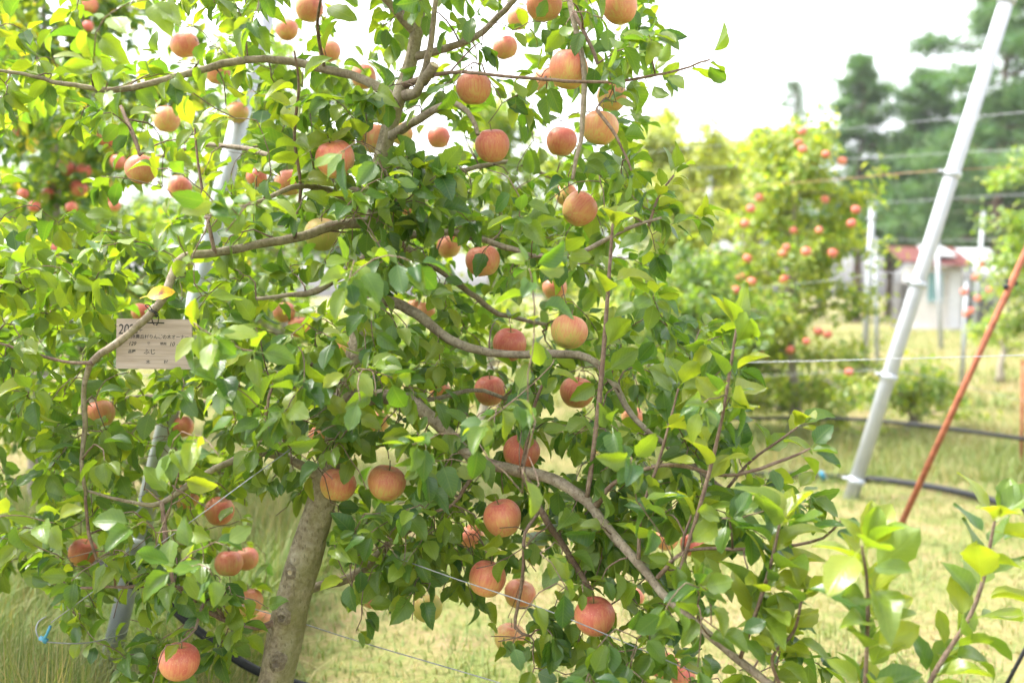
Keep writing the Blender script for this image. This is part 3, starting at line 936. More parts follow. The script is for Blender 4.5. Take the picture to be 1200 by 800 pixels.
def leaf_tint(p):
    v = rng.normal(0.42, 0.18) + 0.14 * float(np.clip((-0.25 - p[0]) / 0.4, 0, 1)) * (1 if p[2] > 0.7 else 0.5)
    if rng.random() < 0.25:
        v = rng.uniform(0.55, 0.80)
    if rng.random() < 0.004:
        v = 1.0
    return float(np.clip(v, 0.02, 1.0))


def leaves_on(P, t0, spacing, size, rosette, up=0.0, tb=0.0):
    seg = np.linalg.norm(np.diff(P, axis=0), axis=1)
    L = np.concatenate([[0], np.cumsum(seg)])
    tot = L[-1]
    s = t0 * tot + rng.uniform(0, spacing)
    ph = rng.uniform(0, 6.28)
    while s < tot:
        k = min(np.searchsorted(L, s), len(P) - 1)
        T_ = norm(P[k] - P[max(k - 1, 0)])
        p = P[k - 1] + (P[k] - P[k - 1]) * ((s - L[k - 1]) / max(L[k] - L[k - 1], 1e-6)) if k > 0 else P[0]
        one_leaf(p, T_, ph, size * rng.uniform(0.72, 1.12), 0.45, up, tb)
        ph += 2.4 + rng.normal(0, .3)
        s += spacing * rng.uniform(0.6, 1.4)
    T_ = norm(P[-1] - P[-2])
    for k in range(rosette):
        one_leaf(P[-1] - T_ * rng.uniform(0, 0.012), T_, ph, size * rng.uniform(0.55, 1.1), 0.75, up, tb)
        ph += 2.4


def one_leaf(p, T_, ph, size, fwd, up, tb=0.0):
    a = norm(np.cross(T_, [0.3, 0.2, 0.93]) + 1e-6)
    b = np.cross(T_, a)
    rad = math.cos(ph) * a + math.sin(ph) * b
    out = norm(np.array([p[0] - axis_x, p[1] - axis_y, 0.0]) + 1e-6)
    droop = rng.normal(-0.30, 0.42) if up == 0 else rng.normal(up, 0.3)
    D = rad * 0.85 + T_ * fwd + out * 0.28 + np.array([0, 0, droop])
    N = np.array([0, 0, 0.75]) + out * 0.45 + rng.normal(0, 0.42, 3) + np.array([-0.1, -0.12, 0.0])
    if up:
        N = N - rad * 0.5 + np.array([0, 0, 0.3])
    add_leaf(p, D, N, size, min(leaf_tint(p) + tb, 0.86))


for idx in order:
    tgt, leafy = targets[idx]
    dd = np.linalg.norm(NP_ - tgt, axis=1) + 0.25 * np.maximum(0, NP_[:, 2] - tgt[2] - 0.1)
    k = int(np.argmin(dd))
    p0 = NP_[k]
    v = tgt - p0
    Lv = np.linalg.norm(v)
    if leafy and Lv < 0.07:
        v = norm(v + rng.normal(0, 0.03, 3) + 1e-6) * rng.uniform(0.07, 0.13)
        tgt = p0 + v; Lv = np.linalg.norm(v)
    nseg = int(np.clip(Lv / 0.022, 4, 26))
    t = np.linspace(0, 1, nseg + 1)[:, None]
    arch = np.array([0, 0, (0.16 if leafy else 0.10) * Lv])
    for attempt in range(5):
        side = rng.normal(0, (0.10 + 0.06 * attempt) * Lv, 3)
        P = p0 + v * t + (side + arch) * (4 * t * (1 - t))
        hit = (np.linalg.norm(P[1:, None] - AC[None], axis=2) < AR[None] * 1.06).any()
        pq = pix(P)
        cross = any(((np.hypot(pq[:, 0] - a_[3], pq[:, 1] - a_[4]) < a_[5] * 0.42) & (pq[:, 2] < a_[2])).any() for a_ in AP if a_[6])
        tagx = ((pq[:, 0] > 138) & (pq[:, 0] < 224) & (pq[:, 1] > 372) & (pq[:, 1] < 428) & (pq[:, 2] < 2.1)).any()
        cross = cross or tagx
        if not hit and (not cross or attempt > 2):
            break
    if leafy and (hit or tagx or (cross and rng.random() < 0.8)):
        continue
    jit = rng.normal(0, 0.0022, P.shape); jit[0] = 0; jit[-1] = 0
    P = P + jit
    r0 = min(NR_[k] * 0.75, 0.0017 + 0.0065 * Lv)
    R = np.linspace(max(r0, 0.0013), 0.0011, nseg + 1)
    twig_mb.tube(P, R, 5, True)
    NP_ = np.concatenate([NP_, P[1:]]); NR_ = np.concatenate([NR_, R[1:]])
    if leafy:
        leaves_on(P, 0.10 if Lv < 0.3 else 0.2, 0.023, 0.057, 5)
    else:
        leaves_on(P, 0.2, 0.033, 0.057, 6)
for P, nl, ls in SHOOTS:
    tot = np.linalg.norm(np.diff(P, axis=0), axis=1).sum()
    leaves_on(P, 0.08, tot / nl, ls, 4, 0.35, 0.26)  # last value yellows the shoot leaves: backlight put into their colour
for P in TWIGGY:
    leaves_on(P, 0.3, 0.04, 0.057, 4)
o = twig_mb.build('twigs', M_TWIG, None, kind='stuff'); adopt(o)

LP, LD, LN, LS, LTt = map(np.array, (LP, LD, LN, LS, LTt))
LR = leaf_frames(LD, LN)
ctr = LP + LR[:, :, 1] * (LS * 0.75)[:, None]
pp = pix(ctr)
ok = ctr[:, 2] > 0.12
u = rng.random(len(LP))
for poly, pr in GAPS:
    ok &= ~(in_poly(pp[:, 0], pp[:, 1], poly) & (u < pr))
for (c, real, d, x, y, dpx, ex) in AP:
    ok &= np.linalg.norm(ctr - c, axis=1) > real * 1.12
    rp = np.hypot(pp[:, 0] - x, pp[:, 1] - y)
    u2 = rng.random(len(LP))
    front = pp[:, 2] < d + 0.05
    if ex:
        ok &= ~(front & (rp < dpx * 0.5 + 9) & (u2 < 0.94))
        ok &= ~(front & (rp < dpx * 0.5 + 16) & (u2 < 0.6))
    else:
        ok &= ~(front & (rp < dpx * 0.5 + 4) & (u2 < 0.72))
for B, half, pr in BRANCH_PX:
    if not len(B):
        continue
    d2 = (pp[:, None, :2] - B[None, ::2, :2])
    dd = np.hypot(d2[..., 0], d2[..., 1])
    k = dd.argmin(1)
    m = dd[np.arange(len(pp)), k]
    ok &= ~((m < half) & (pp[:, 2] < B[::2][k, 2] + 0.02) & (rng.random(len(pp)) < pr * 0.85))
# the steel pipe behind shows in a few openings
for (xa, ya, xb, yb, hw) in ((188, 515, 158, 640, 17), (146, 690, 124, 775, 16), (250, 270, 226, 350, 15), (282, 140, 272, 180, 14)):
    s = np.clip(((pp[:, 0] - xa) * (xb - xa) + (pp[:, 1] - ya) * (yb - ya)) / ((xb - xa) ** 2 + (yb - ya) ** 2), 0, 1)
    m = np.hypot(pp[:, 0] - xa - s * (xb - xa), pp[:, 1] - ya - s * (yb - ya))
    ok &= ~((m < hw) & (rng.random(len(pp)) < 0.8))
LP, LR, LS, LTt, pp = LP[ok], LR[ok], LS[ok], LTt[ok], pp[ok]
LS = LS.astype(float)
var = rng.integers(0, len(LT), len(LP))
# the front-most leaf of each picture cell is a part of its own
area = LS ** 2 * np.abs(np.einsum('ij,ij->i', LR[:, :, 2], norm(LP - EYE))) / pp[:, 2] ** 2
inside = (pp[:, 0] > 5) & (pp[:, 0] < 1195) & (pp[:, 1] > 5) & (pp[:, 1] < 795)
cell = (pp[:, 0] // 22).astype(int) * 1000 + (pp[:, 1] // 22).astype(int)
best = {}
for k in np.where(inside)[0]:
    c = cell[k]
    if c not in best or pp[k, 2] < pp[best[c], 2]:
        best[c] = k
fr = np.array(sorted(best.values(), key=lambda k: -area[k])[:300])
for k in fr:
    o = bpy.data.objects.new('leaf', LEAF_ME[var[k]])
    COL.objects.link(o)
    M = Matrix([[*(LR[k, r] * LS[k]), LP[k, r]] for r in range(3)] + [[0, 0, 0, 1]])
    o.parent = TREE
    o.matrix_parent_inverse = TINV
    o.matrix_basis = M
    o['tint'] = float(LTt[k])
rest = np.ones(len(LP), bool); rest[fr] = False
o = link('foliage', foliage_mesh('foliage', LP[rest], LR[rest], LS[rest], LTt[rest], var[rest], LT), M_LEAF, None, None, kind='stuff')
adopt(o)
# one yellow, brown-blotched dying leaf lying against the bent branch
t_ = NT('dying_leaf')
nb = t_.noise(t_.objco(), 2.2, 3.0)
M_DYING = t_.done(t_.bsdf(t_.ramp(nb, [(0.40, (0.70, 0.45, 0.01)), (0.52, (0.62, 0.36, 0.01)), (0.60, (0.16, 0.05, 0.012))]), 0.5))
V, Q, L = LT[1]
R_ = leaf_frames(np.array([[0.85, -0.1, 0.28]]), np.array([[0.1, -0.75, 0.6]]))[0]
o = link('leaf', npmesh('leaf', V, Q, True, luv=L), M_DYING, None, None, label='yellow dying leaf with brown blotches')
o.parent = TREE; o.matrix_parent_inverse = TINV
pd = at(164, 350, 2.03)
o.matrix_basis = Matrix([[*(R_[r] * 0.055), pd[r]] for r in range(3)] + [[0, 0, 0, 1]])
print('front tree leaves', len(LP))

# ------------------------------------------------------------------ wooden name tag
tagp = at(181, 403, 2.075)
TAG = thing('wooden_tag', 'pale wooden name tag with black handwriting, tied to the bent branch', 'tag', tuple(tagp))
TAG.rotation_euler = (math.radians(-3), math.radians(1), math.radians(6))
W_, H_, T_ = 0.076, 0.052, 0.004
bm = MB()
# board with a slot near its top edge
sx0, sx1, sz0, sz1 = -0.022, 0.020, 0.0425, 0.0455
for (a, b, c, d) in ((-W_, W_, -H_, sz0), (-W_, sx0, sz0, sz1), (sx1, W_, sz0, sz1), (-W_, W_, sz1, H_)):
    bm.box((a, -T_, c), (b, T_, d))
bm.build('board', M_WOOD, TAG, False)
MB().box((sx0 + 0.0002, -0.0028, sz0 + 0.0002), (sx1 - 0.0002, 0.003, sz1 - 0.0002)).build('slot_shade', M_INK_SHADE, TAG, False)  # dark fill standing in for the shade inside the slot


def lettering(body, size, x, z, sx=1.0, shear=0.0):
    cu = bpy.data.curves.new('lettering', 'FONT')
    cu.body = body
    cu.size = size
    cu.shear = shear
    cu.extrude = 0.0
    cu.offset = 0.00015
    tmp = bpy.data.objects.new('lettering', cu)
    COL.objects.link(tmp)
    bpy.context.view_layer.update()
    me = bpy.data.meshes.new_from_object(tmp)
    bpy.data.objects.remove(tmp)
    o = link('lettering', me, M_INK_SHADE, TAG, (x, -T_ - 0.0004, z))
    o.rotation_euler = (math.pi / 2, 0, 0)
    o.scale = (sx, 1, 1)
    return o


lettering('202', 0.030, -0.0725, 0.020, 0.72, 0.1)
lettering('3', 0.014, -0.039, 0.0215, 0.9)
lettering('\u5e74', 0.0085, -0.031, 0.0235)
lettering('\u4fe1\u5dde\u8c4a\u4e18\u6751\u308a\u3093\u3054\u306e\u6728\u30aa\u30fc\u30ca\u30fc', 0.0098, -0.0555, 0.0115, 0.92)
lettering('129', 0.0115, -0.052, -0.0035, 0.9, 0.25)
lettering('\u756a', 0.0065, -0.014, -0.0015)
lettering('\u5834\u6240', 0.0068, 0.012, -0.0020)
lettering('10 - 8', 0.0115, 0.030, -0.0035, 1.0, 0.25)
lettering('\u54c1\u7a2e', 0.0080, -0.052, -0.0185, 0.95)
lettering('\u3075\u3058', 0.0125, -0.021, -0.0205)
lettering('\u6728', 0.0090, -0.016, -0.0405)
lettering('\u6751', 0.0090, 0.020, -0.0405)
# black twisted tie round the branch
tie = MB()
bp = at(180, 367, 2.052)
loc = lambda p: p
th = np.linspace(0, 4 * math.pi, 40)
ax = norm(at(176, 372, 2.05) - at(195, 346, 2.07))
ea = norm(np.cross(ax, [0, 1, 0])); eb = np.cross(ax, ea)
coil = bp + np.cos(th)[:, None] * ea * 0.0098 + np.sin(th)[:, None] * eb * 0.0098 + ax * np.linspace(-0.003, 0.003, 40)[:, None]
tie.tube(coil, 0.0011, 5)
tie.tube(smooth_path([bp + ea * 0.010, at(186, 372, 2.055), at(185, 378, 2.064), at(183, 381, 2.072)], step=0.004), 0.001, 5)
tie.tube(smooth_path([bp + ea * 0.010, at(178, 372, 2.06), at(180, 380, 2.07), at(183, 381, 2.076)], step=0.004), 0.001, 5)
tie.tube(smooth_path([bp - ea * 0.009, at(172, 360, 2.035), at(170, 358, 2.03), at(174, 357, 2.03), at(178, 363, 2.035)], step=0.004), 0.001, 5)
bpy.context.view_layer.update()
o = tie.build('tie', M_BLACK, None)
o.parent = TAG
o.matrix_parent_inverse = TAG.matrix_world.inverted()


# ------------------------------------------------------------------ posts, wires, hoses
def grounded(x, y):
    p = ground_at(x, y)
    p[2] = float(ground_z(p[0], p[1])) - 0.03
    return p


def pipe(name, label, cat, p0, p1, r, mat, clamps=(), group=None, cmat=None):
    """round post from foot p0 to top p1; clamps at fractions"""
    p0, p1 = np.array(p0, float), np.array(p1, float)
    e = thing(name, label, cat, tuple(p0), group)
    v = p1 - p0
    m = MB().tube([v * 0, v * 0.5, v], r, 18)
    m.build('tube', mat, e)
    vn = norm(v)
    capm = MB().tube([v - vn * 0.004, v + vn * 0.012, v + vn * 0.02], [r * 1.08, r * 1.08, r * 0.8], 18)
    capm.build('cap', cmat or mat, e)
    for f_ in clamps:
        c = v * f_
        cm = MB().tube([c - vn * 0.02, c - vn * 0.018, c + vn * 0.018, c + vn * 0.02], [r * 1.02, r * 1.2, r * 1.2, r * 1.02], 16)
        s = norm(np.cross(vn, [0, 1, 0]))
        cm.tube([c + s * r * 1.1, c + s * (r * 1.1 + 0.035)], 0.009, 6)
        cl = cm.build('clamp', M_ZINC, e)
        bt = MB().tube([c + s * (r * 1.1 + 0.02) + [0, -0.022, 0], c + s * (r * 1.1 + 0.02) + [0, 0.022, 0]], 0.006, 6)
        bt.build('bolt', M_ZINC, cl)
    return e


pb = grounded(110, 826)
dpb = float(pix(pb)[0, 2])
pipe('support_post', 'leaning galvanised steel pipe post behind the tagged tree', 'post', pb, at(345, -130, dpb + 0.15), 0.030, M_ZINC, (0.21,))
pw = grounded(995, 584)
dpw = float(pix(pw)[0, 2])
pt = at(1187, -22, dpw - 0.25)
pipe('leaning_post', 'thick white leaning pipe with clamps standing on mown grass', 'post', pw, pt, 0.043, M_WHITEPIPE, (0.045, 0.25, 0.43, 0.64, 0.965))
rb = grounded(1044, 630)
drb = float(pix(rb)[0, 2])
rt = at(1232, 230, drb - 0.5)
e = pipe('rusty_stake', 'thin reddish rusty stake slanting beside the white leaning pipe', 'stake', rb, rt, 0.0155, M_RUST)
rc = rb + (rt - rb) * 0.765
MB().tube([rc - rb - [0.03, 0, 0.01], rc - rb + [0.03, 0, 0.012]], 0.012, 6).tube([rc - rb - [0.02, 0, -0.03], rc - rb + [0.01, 0, -0.02]], 0.006, 6).build('clip', M_BLACK, e)
q = grounded(1197, 545)
pipe('rusty_rod', 'upright thin rusty rod in the grass beyond the black hose', 'rod', q, at(1199, 425, float(pix(q)[0, 2])), 0.012, M_RUST)
q = grounded(1166, 808)
pipe('black_rod', 'thin black rod slanting out of the near mown grass', 'rod', q, at(1222, 722, float(pix(q)[0, 2]) - 0.1), 0.006, M_BLACK)
# trellis posts farther off
for (xb, yb, xt, yt, r, lab) in (
        (1012, 438, 1023, 236, 0.048, 'tall pale trellis post with its twin, before the dark trees'),
        (1028, 430, 1026, 280, 0.042, 'shorter pale trellis post leaning against the tall one'),
        (1103, 408, 1098, 280, 0.05, 'pale trellis post in front of the white shed wall'),
        (1140, 402, 1153, 249, 0.05, 'pale leaning trellis post rising behind the shed roof'),
        (829, 452, 832, 203, 0.036, 'grey trellis post among the pale fruitless trees'),
        (1127, 452, 1133, 330, 0.030, 'slim grey stake by the low tree beside the shed'),
        (106, 470, 107, 345, 0.022, 'short white stake behind the leaves near the wooden tag')):
    q = grounded(xb, yb)
    dq = float(pix(q)[0, 2])
    pipe('trellis_post', lab, 'post', q, at(xt, yt, dq), r, M_POST, (0.9,))


def wire(name, label, cat, pts, r, mat, group=None, step=0.25):
    P = np.array([at(*q) if len(q) == 3 else q[0] for q in pts])
    S = smooth_path(P, step=step)
    c = S[0].copy()
    me = MB().tube(S - c, r, 6)
    o = me.build(name, mat, None, True, label=label, category=cat, group=group)
    o.location = c
    return o


wire('trellis_wire', 'bright steel wire running level behind the tagged tree to the white pipe', 'wire', [(-300, 448, 4.6), (300, 437, 4.2), (740, 427, 3.8), (950, 423, 3.4), (1200, 416, 3.0), (1500, 405, 2.7)], 0.0016, M_WIRE)
wire('trellis_wire', 'slack steel wire sagging from the middle clamp of the white pipe', 'wire', [(700, 365, 9.5), (860, 341, 8.2), (960, 330, 7.2), (1068, 318, 6.1), (1160, 326, 6.4), (1320, 334, 7.0)], 0.0022, M_WIRE)
wire('trellis_wire', 'lower steel wire at the lower clamp of the white pipe', 'wire', [(760, 444, 8.0), (900, 440, 7.2), (1040, 434, 6.2), (1130, 452, 6.4), (1200, 470, 6.6), (1330, 500, 7)], 0.0019, M_WIRE)
wire('trellis_wire', 'rusty brown wire at the upper clamp of the white pipe', 'wire', [(800, 224, 9.0), (960, 212, 7.6), (1110, 199, 5.95), (1200, 197, 6.3), (1350, 195, 7)], 0.0022, M_RUSTWIRE)
wire('trellis_wire', 'thin steel wire above the fruiting far tree before dark trees', 'wire', [(740, 180, 12), (860, 168, 10), (1000, 150, 8), (1140, 137, 6.8), (1330, 120, 6)], 0.0022, M_WIRE)
wire('trellis_wire', 'thin steel wire just under the rusty brown one', 'wire', [(700, 205, 13), (860, 195, 11), (1050, 183, 9), (1200, 175, 8), (1400, 165, 7)], 0.0025, M_WIRE)
wire('trellis_wire', 'steel wire passing the top of the twin trellis posts', 'wire', [(880, 240, 16), (1022, 238, 15), (1155, 230, 13), (1320, 222, 11)], 0.0044, M_WIRE)
wire('trellis_wire', 'steel wire passing over the red shed roof', 'wire', [(900, 284, 18), (1030, 281, 16), (1100, 282, 15), (1220, 280, 13)], 0.0044, M_WIRE)
wire('trellis_wire', 'steel wire crossing the white shed wall at mid height', 'wire', [(940, 353, 17), (1026, 352, 16), (1100, 352, 15), (1230, 352, 13)], 0.0044, M_WIRE)
wire('training_wire', 'low steel wire behind the trunk, slanting down over the mown grass', 'wire', [(60, 640, 2.95), (158, 668, 2.80), (267, 704, 2.5), (345, 727, 2.44), (420, 751, 2.3), (600, 804, 2.1), (720, 842, 2.0)], 0.0013, M_WIRE, step=0.05)
wire('training_wire', 'thin steel wire crossing the two lowest apple clusters', 'wire', [(470, 655, 2.1), (540, 680, 2.05), (598, 699, 2.0), (660, 722, 1.98), (722, 748, 1.95), (820, 790, 1.9)], 0.0012, M_WIRE, step=0.05)
wire('training_wire', 'taut thin wire slanting in front of the leaning steel pipe', 'wire', [(60, 729, 2.16), (113, 690, 2.13), (180, 642, 2.1), (243, 597, 2.07), (300, 555, 2.1), (395, 487, 2.28)], 0.0013, M_WIRE, step=0.05)
h = wire('hooked_wire', 'loose hooked wire end bound with blue tape above long grass', 'wire', [(54, 722, 2.05), (45, 728, 2.04), (42, 738, 2.03), (46, 748, 2.03), (56, 752, 2.03), (100, 753, 2.1), (140, 744, 2.3), (150, 738, 2.82)], 0.0014, M_WIRE, step=0.012)
bl = at(51, 749, 2.03) - np.array(h.location)
tape = MB().tube([bl - [0.008, 0, -0.004], bl + [0.007, 0, -0.004]], [0.005, 0.006], 8).tube(smooth_path([bl, bl + [0.010, -0.006, 0.014], bl + [0.016, -0.004, 0.030]], step=0.006), [0.003], 5)
tape.build('tape', M_BLUE, h)

wire('irrigation_hose', 'black hose strapped to the steel pipe, sagging behind the trunk', 'hose', [(60, 640, 3.1), (128, 666, 2.95), (165, 681, 2.82), (190, 702, 2.8), (240, 745, 2.75), (300, 785, 2.7), (380, 812, 2.66), (470, 850, 2.6)], 0.0125, M_BLACK, step=0.04)
q = at(158, 676, 2.80)
o = MB().box((-0.018, -0.02, -0.02), (0.03, 0.02, 0.018)).tube([(0.02, 0, 0.0), (0.028, -0.004, 0.05)], 0.005, 6).tube([(-0.02, 0, -0.012), (0.05, 0, -0.03)], 0.017, 10).build('hose_clamp', M_BLACK, None, False, label='black plastic clamp holding the hose on the steel pipe', category='clamp')
o.location = q
HP = []
for (x, y) in ((700, 545), (850, 556), (930, 559), (1010, 564), (1060, 571), (1120, 584), (1200, 604), (1330, 640)):
    g = ground_at(x, y); HP.append([g[0], g[1], float(ground_z(g[0], g[1])) + 0.035])
S = smooth_path(HP, step=0.08)
MB().tube(S, 0.021, 10).build('ground_hose', M_BLACK, None, label='thick black hose lying on the mown grass past the white pipe foot', category='hose')
o = MB().tube([at(966, 551, 6.6) * [1, 1, 0] + [0, 0, .03], at(962, 552, 6.6)], [0.02, 0.014], 8).build('blue_peg', M_BLUE, None, label='small blue plastic peg beside the black hose', category='peg')
wire('sprinkler_hose', 'dark thin hose hung low along the far tree row', 'hose', [(740, 492, 9.0), (880, 490, 8.4), (980, 490, 8.0), (1080, 498, 7.6), (1200, 514, 7.2), (1350, 535, 6.8)], 0.016, M_BLACK, step=0.2)


# ------------------------------------------------------------------ other orchard trees
def orchard_tree(label, base, H, W, nleaf, seed, mat, apples=(), leafsize=0.068, spread_low=0.35, lean=0.0, limbs=16, bark=None, templ=None, parts=0, kind_name='orchard_tree', tint_mu=0.45):
    r_ = np.random.default_rng(seed)
    base = np.array(base, float)
    e = thing(kind_name, label, 'tree', tuple(base), 'other apple trees in the orchard')
    bark = bark or M_FARBARK
    n = 14
    hz = np.linspace(0, H * 0.93, n)
    wob = np.cumsum(r_.normal(0, 0.02, (n, 2)), 0)
    T_ = np.stack([wob[:, 0] + lean * hz, wob[:, 1], hz], 1)
    Rr = np.linspace(0.05, 0.012, n) * (1 + 0.5 * np.exp(-hz / 0.1))
    MB().tube(T_, Rr, 10, True, 0.03).build('trunk', bark, e)
    nodes = []
    for k in range(limbs):
        f_ = spread_low * 0.6 + (0.96 - spread_low * 0.6) * (k + r_.random()) / limbs
        p0 = np.array([np.interp(f_ * H, hz, T_[:, a]) for a in range(3)])
        az = k * 2.4 + r_.normal(0, .4)
        ln = W * 0.5 * (1.0 - 0.62 * f_ ** 1.6) * r_.uniform(0.75, 1.15)
        dz = ln * r_.uniform(-0.25, 0.35)
        q_ = np.array([math.cos(az), math.sin(az), 0])
        S_ = smooth_path([p0, p0 + q_ * ln * 0.5 + [0, 0, dz * 0.8 + 0.08], p0 + q_ * ln + [0, 0, dz]], step=0.12)
        MB().tube(S_, np.linspace(0.018, 0.005, len(S_)), 6).build('limb', bark, e)
        nodes.append(S_[1:])
        for m in range(7):
            a = S_[r_.integers(1, len(S_))]
            v = r_.normal(0, 1, 3); v[2] = abs(v[2]) * 0.8 - 0.25
            b = a + norm(v) * r_.uniform(0.15, 0.42) * min(1, W / 2)
            nodes.append(smooth_path([a, b], step=0.06))
    for k in range(5):       # leader shoots
        a = np.array([np.interp(H * 0.85, hz, T_[:, c]) for c in range(3)]) + r_.normal(0, 0.12, 3)
        b = a + np.array([r_.normal(0, .12), r_.normal(0, .12), r_.uniform(0.2, 0.55) * min(1, H / 2)])
        nodes.append(smooth_path([a, b], step=0.05))
    N_ = np.concatenate(nodes)
    k = r_.integers(0, len(N_), nleaf)
    P = N_[k] + r_.normal(0, 0.055, (nleaf, 3))
    P = P[P[:, 2] > 0.12]
    m = len(P)
    out = norm(P * [1, 1, 0.0] + 1e-6)
    D = r_.normal(0, 0.7, (m, 3)) + out * 0.5 + [0, 0, -0.3]
    Nn = out * 0.5 + [0, 0, 0.8] + r_.normal(0, 0.5, (m, 3))
    Sz = leafsize * r_.uniform(0.7, 1.2, m)
    tint = np.clip(r_.normal(tint_mu, 0.24, m), 0.02, 0.97)
    templ = templ or LT_LOW
    vr = r_.integers(0, len(templ), m)
    Rm = leaf_frames(D, Nn)
    rest = np.ones(m, bool)
    if parts:
        Pw = P + base
        q_ = pix(Pw)
        vis = (q_[:, 0] > 0) & (q_[:, 0] < 300) & (q_[:, 1] > 0) & (q_[:, 1] < 700)
        sc_ = np.where(vis, Sz ** 2 * np.abs(np.einsum('ij,ij->i', Rm[:, :, 2], norm(Pw - EYE))) / q_[:, 2] ** 2 + 1e-5 * (10 - q_[:, 2]), -1)
        pick = np.argsort(-sc_)[:parts]
        for k in pick:
            o = bpy.data.objects.new('leaf', LEAF_ME[vr[k]])
            COL.objects.link(o)
            o.parent = e
            o.matrix_basis = Matrix([[*(Rm[k, r] * Sz[k]), P[k, r]] for r in range(3)] + [[0, 0, 0, 1]])
            o['tint'] = float(tint[k])
        rest[pick] = False
    link('crown', foliage_mesh('crown', P[rest], Rm[rest], Sz[rest], tint[rest], vr[rest], templ), mat, e, None, kind='stuff')
    return e, N_ + base


def far_apples(lst, label, group, d, jit):
    for (x, y, s) in lst:
        dd = d + random.uniform(-jit, jit)
        place_apple(at(x, y, dd), s * 0.5 * dd / FPX, label, group, random.uniform(0.85, 1.05), None, s > 16)


def orchard_base(x, d):
    return (at(x, 400, d)[0], at(x, 400, d)[1], 0.0 + float(ground_z(at(x, 400, d)[0], at(x, 400, d)[1])))


# neighbour on the left, trunk bare between leaves
orchard_tree('neighbouring apple tree with bare grey upper trunk and red apples', orchard_base(30, 5.3), 3.0, 2.9, 8000, 11, M_LEAF, tint_mu=0.55, parts=250, templ=LT, lean=0.05, limbs=18, spread_low=0.15)
far_apples([(20, 118, 23), (26, 151, 21), (124, 162, 24), (77, 197, 20), (92, 221, 20), (124, 231, 18), (134, 241, 15), (56, 227, 15), (27, 227, 13), (105, 6, 19), (103, 31, 13),
            (98, 200, 18), (138, 190, 17), (68, 291, 16), (65, 328, 15), (6, 308, 17), (117, 347, 14), (40, 242, 14), (123, 58, 15), (84, 243, 14)],
           'softly seen pink-red apple on the neighbouring bare-trunked tree', 'apples on the neighbouring tree', 4.75, 0.35)
orchard_tree('leafy apple tree standing behind the leaning steel pipe', orchard_base(330, 6.8), 2.8, 3.0, 9000, 12, M_LEAF_FAR, templ=LT_LOW)
orchard_tree('apple tree standing directly behind the trunk of the tagged tree', orchard_base(560, 9.2), 2.9, 3.0, 9000, 13, M_LEAF_FAR, templ=LT_LOW, tint_mu=0.6)
orchard_tree('leafy orchard tree farther back behind the neighbouring bare-trunked one', orchard_base(110, 9.0), 3.0, 3.2, 8000, 14, M_LEAF_FAR)
orchard_tree('narrow fruiting apple tree with many red apples before the dark conifers', orchard_base(935, 9.0), 2.75, 1.75, 11000, 15, M_LEAF_FAR, tint_mu=0.72, spread_low=0.08, limbs=26)
far_apples([(940, 154, 11), (936, 168, 11), (941, 175, 10), (968, 181, 10), (987, 189, 11), (890, 232, 11), (880, 245, 11), (873, 262, 11), (967, 234, 10), (1003, 246, 11), (998, 262, 11),
            (876, 303, 11), (918, 297, 11), (945, 295, 12), (976, 297, 12), (868, 325, 11), (881, 330, 11), (919, 328, 12), (959, 388, 11), (970, 392, 11), (945, 400, 9), (926, 410, 11),
            (895, 416, 9), (862, 340, 10), (952, 190, 9), (960, 270, 9), (930, 270, 9), (922, 290, 9), (995, 436, 10)],
           'tiny red apple on the narrow fruiting tree before the conifers', 'apples on the narrow fruiting tree', 8.35, 0.35)
for k_, (x_, d_, h_, w_) in enumerate(((775, 12.5, 3.5, 2.8), (835, 14.5, 3.4, 2.6))):
    orchard_tree(('pale yellow-green fruitless tree beside the grey trellis post', 'pale fruitless tree just behind the narrow fruiting tree')[k_], orchard_base(x_, d_), h_, w_, 14000, 21 + k_, M_LEAF_PALE, leafsize=0.085, spread_low=0.1, limbs=22)
orchard_tree('loose apple tree standing in front of the shed with dull fruit', orchard_base(1172, 14.0), 1.65, 0.9, 800, 25, M_LEAF_FAR, tint_mu=0.7, limbs=10)
far_apples([(1143, 325, 9), (1130, 342, 9), (1146, 350, 8), (1138, 364, 8), (1132, 368, 8), (1151, 310, 8), (1084, 447, 9), (1160, 340, 8)],
           'tiny dull orange apple on the loose tree before the shed', 'apples on the loose tree by the shed', 13.4, 0.2)
orchard_tree('bushy green apple tree at the edge of the row past the rusty stake', orchard_base(1240, 10.5), 2.7, 2.0, 7500, 26, M_LEAF_FAR, tint_mu=0.5)
orchard_tree('low young orchard tree under the wire by the narrow fruiting tree', orchard_base(1066, 9.5), 0.42, 1.2, 1300, 27, M_LEAF_FAR, limbs=9, tint_mu=0.6)
orchard_tree('low young orchard tree before the pale fruitless trees', orchard_base(800, 8.6), 1.5, 2.2, 5000, 28, M_LEAF_FAR, limbs=12, tint_mu=0.35)


# ------------------------------------------------------------------ shed
shp = ground_at(1105, 386)
SH = thing('shed', 'small white garden shed with red and white metal roof, before dark trees', 'shed', (shp[0], shp[1], 0))
SH.rotation_euler = (0, 0, math.radians(-14))
k = shp[1] / FPX                 # metres per pixel there
MB().box((-32 * k, 0, -0.2), (20 * k, 3.0, 74 * k)).build('wall', M_SHEDWALL, SH, False)
MB().box((20 * k, 0.5, -0.2), (62 * k, 3.0, 60 * k)).build('wall', M_GREYSHEET, SH, False)
MB().box((-34 * k, -0.15, -0.2), (66 * k, -0.01, 3 * k)).build('plinth', M_CONC, SH, False)
wd = MB().box((-19 * k, -0.06, 30 * k), (0 * k, 0.02, 68 * k)).build('window', M_WHITESHEET, SH, False)
MB().box((-17.5 * k, -0.075, 32 * k), (-10 * k, -0.061, 66.5 * k)).build('pane', M_TEAL, wd, False)
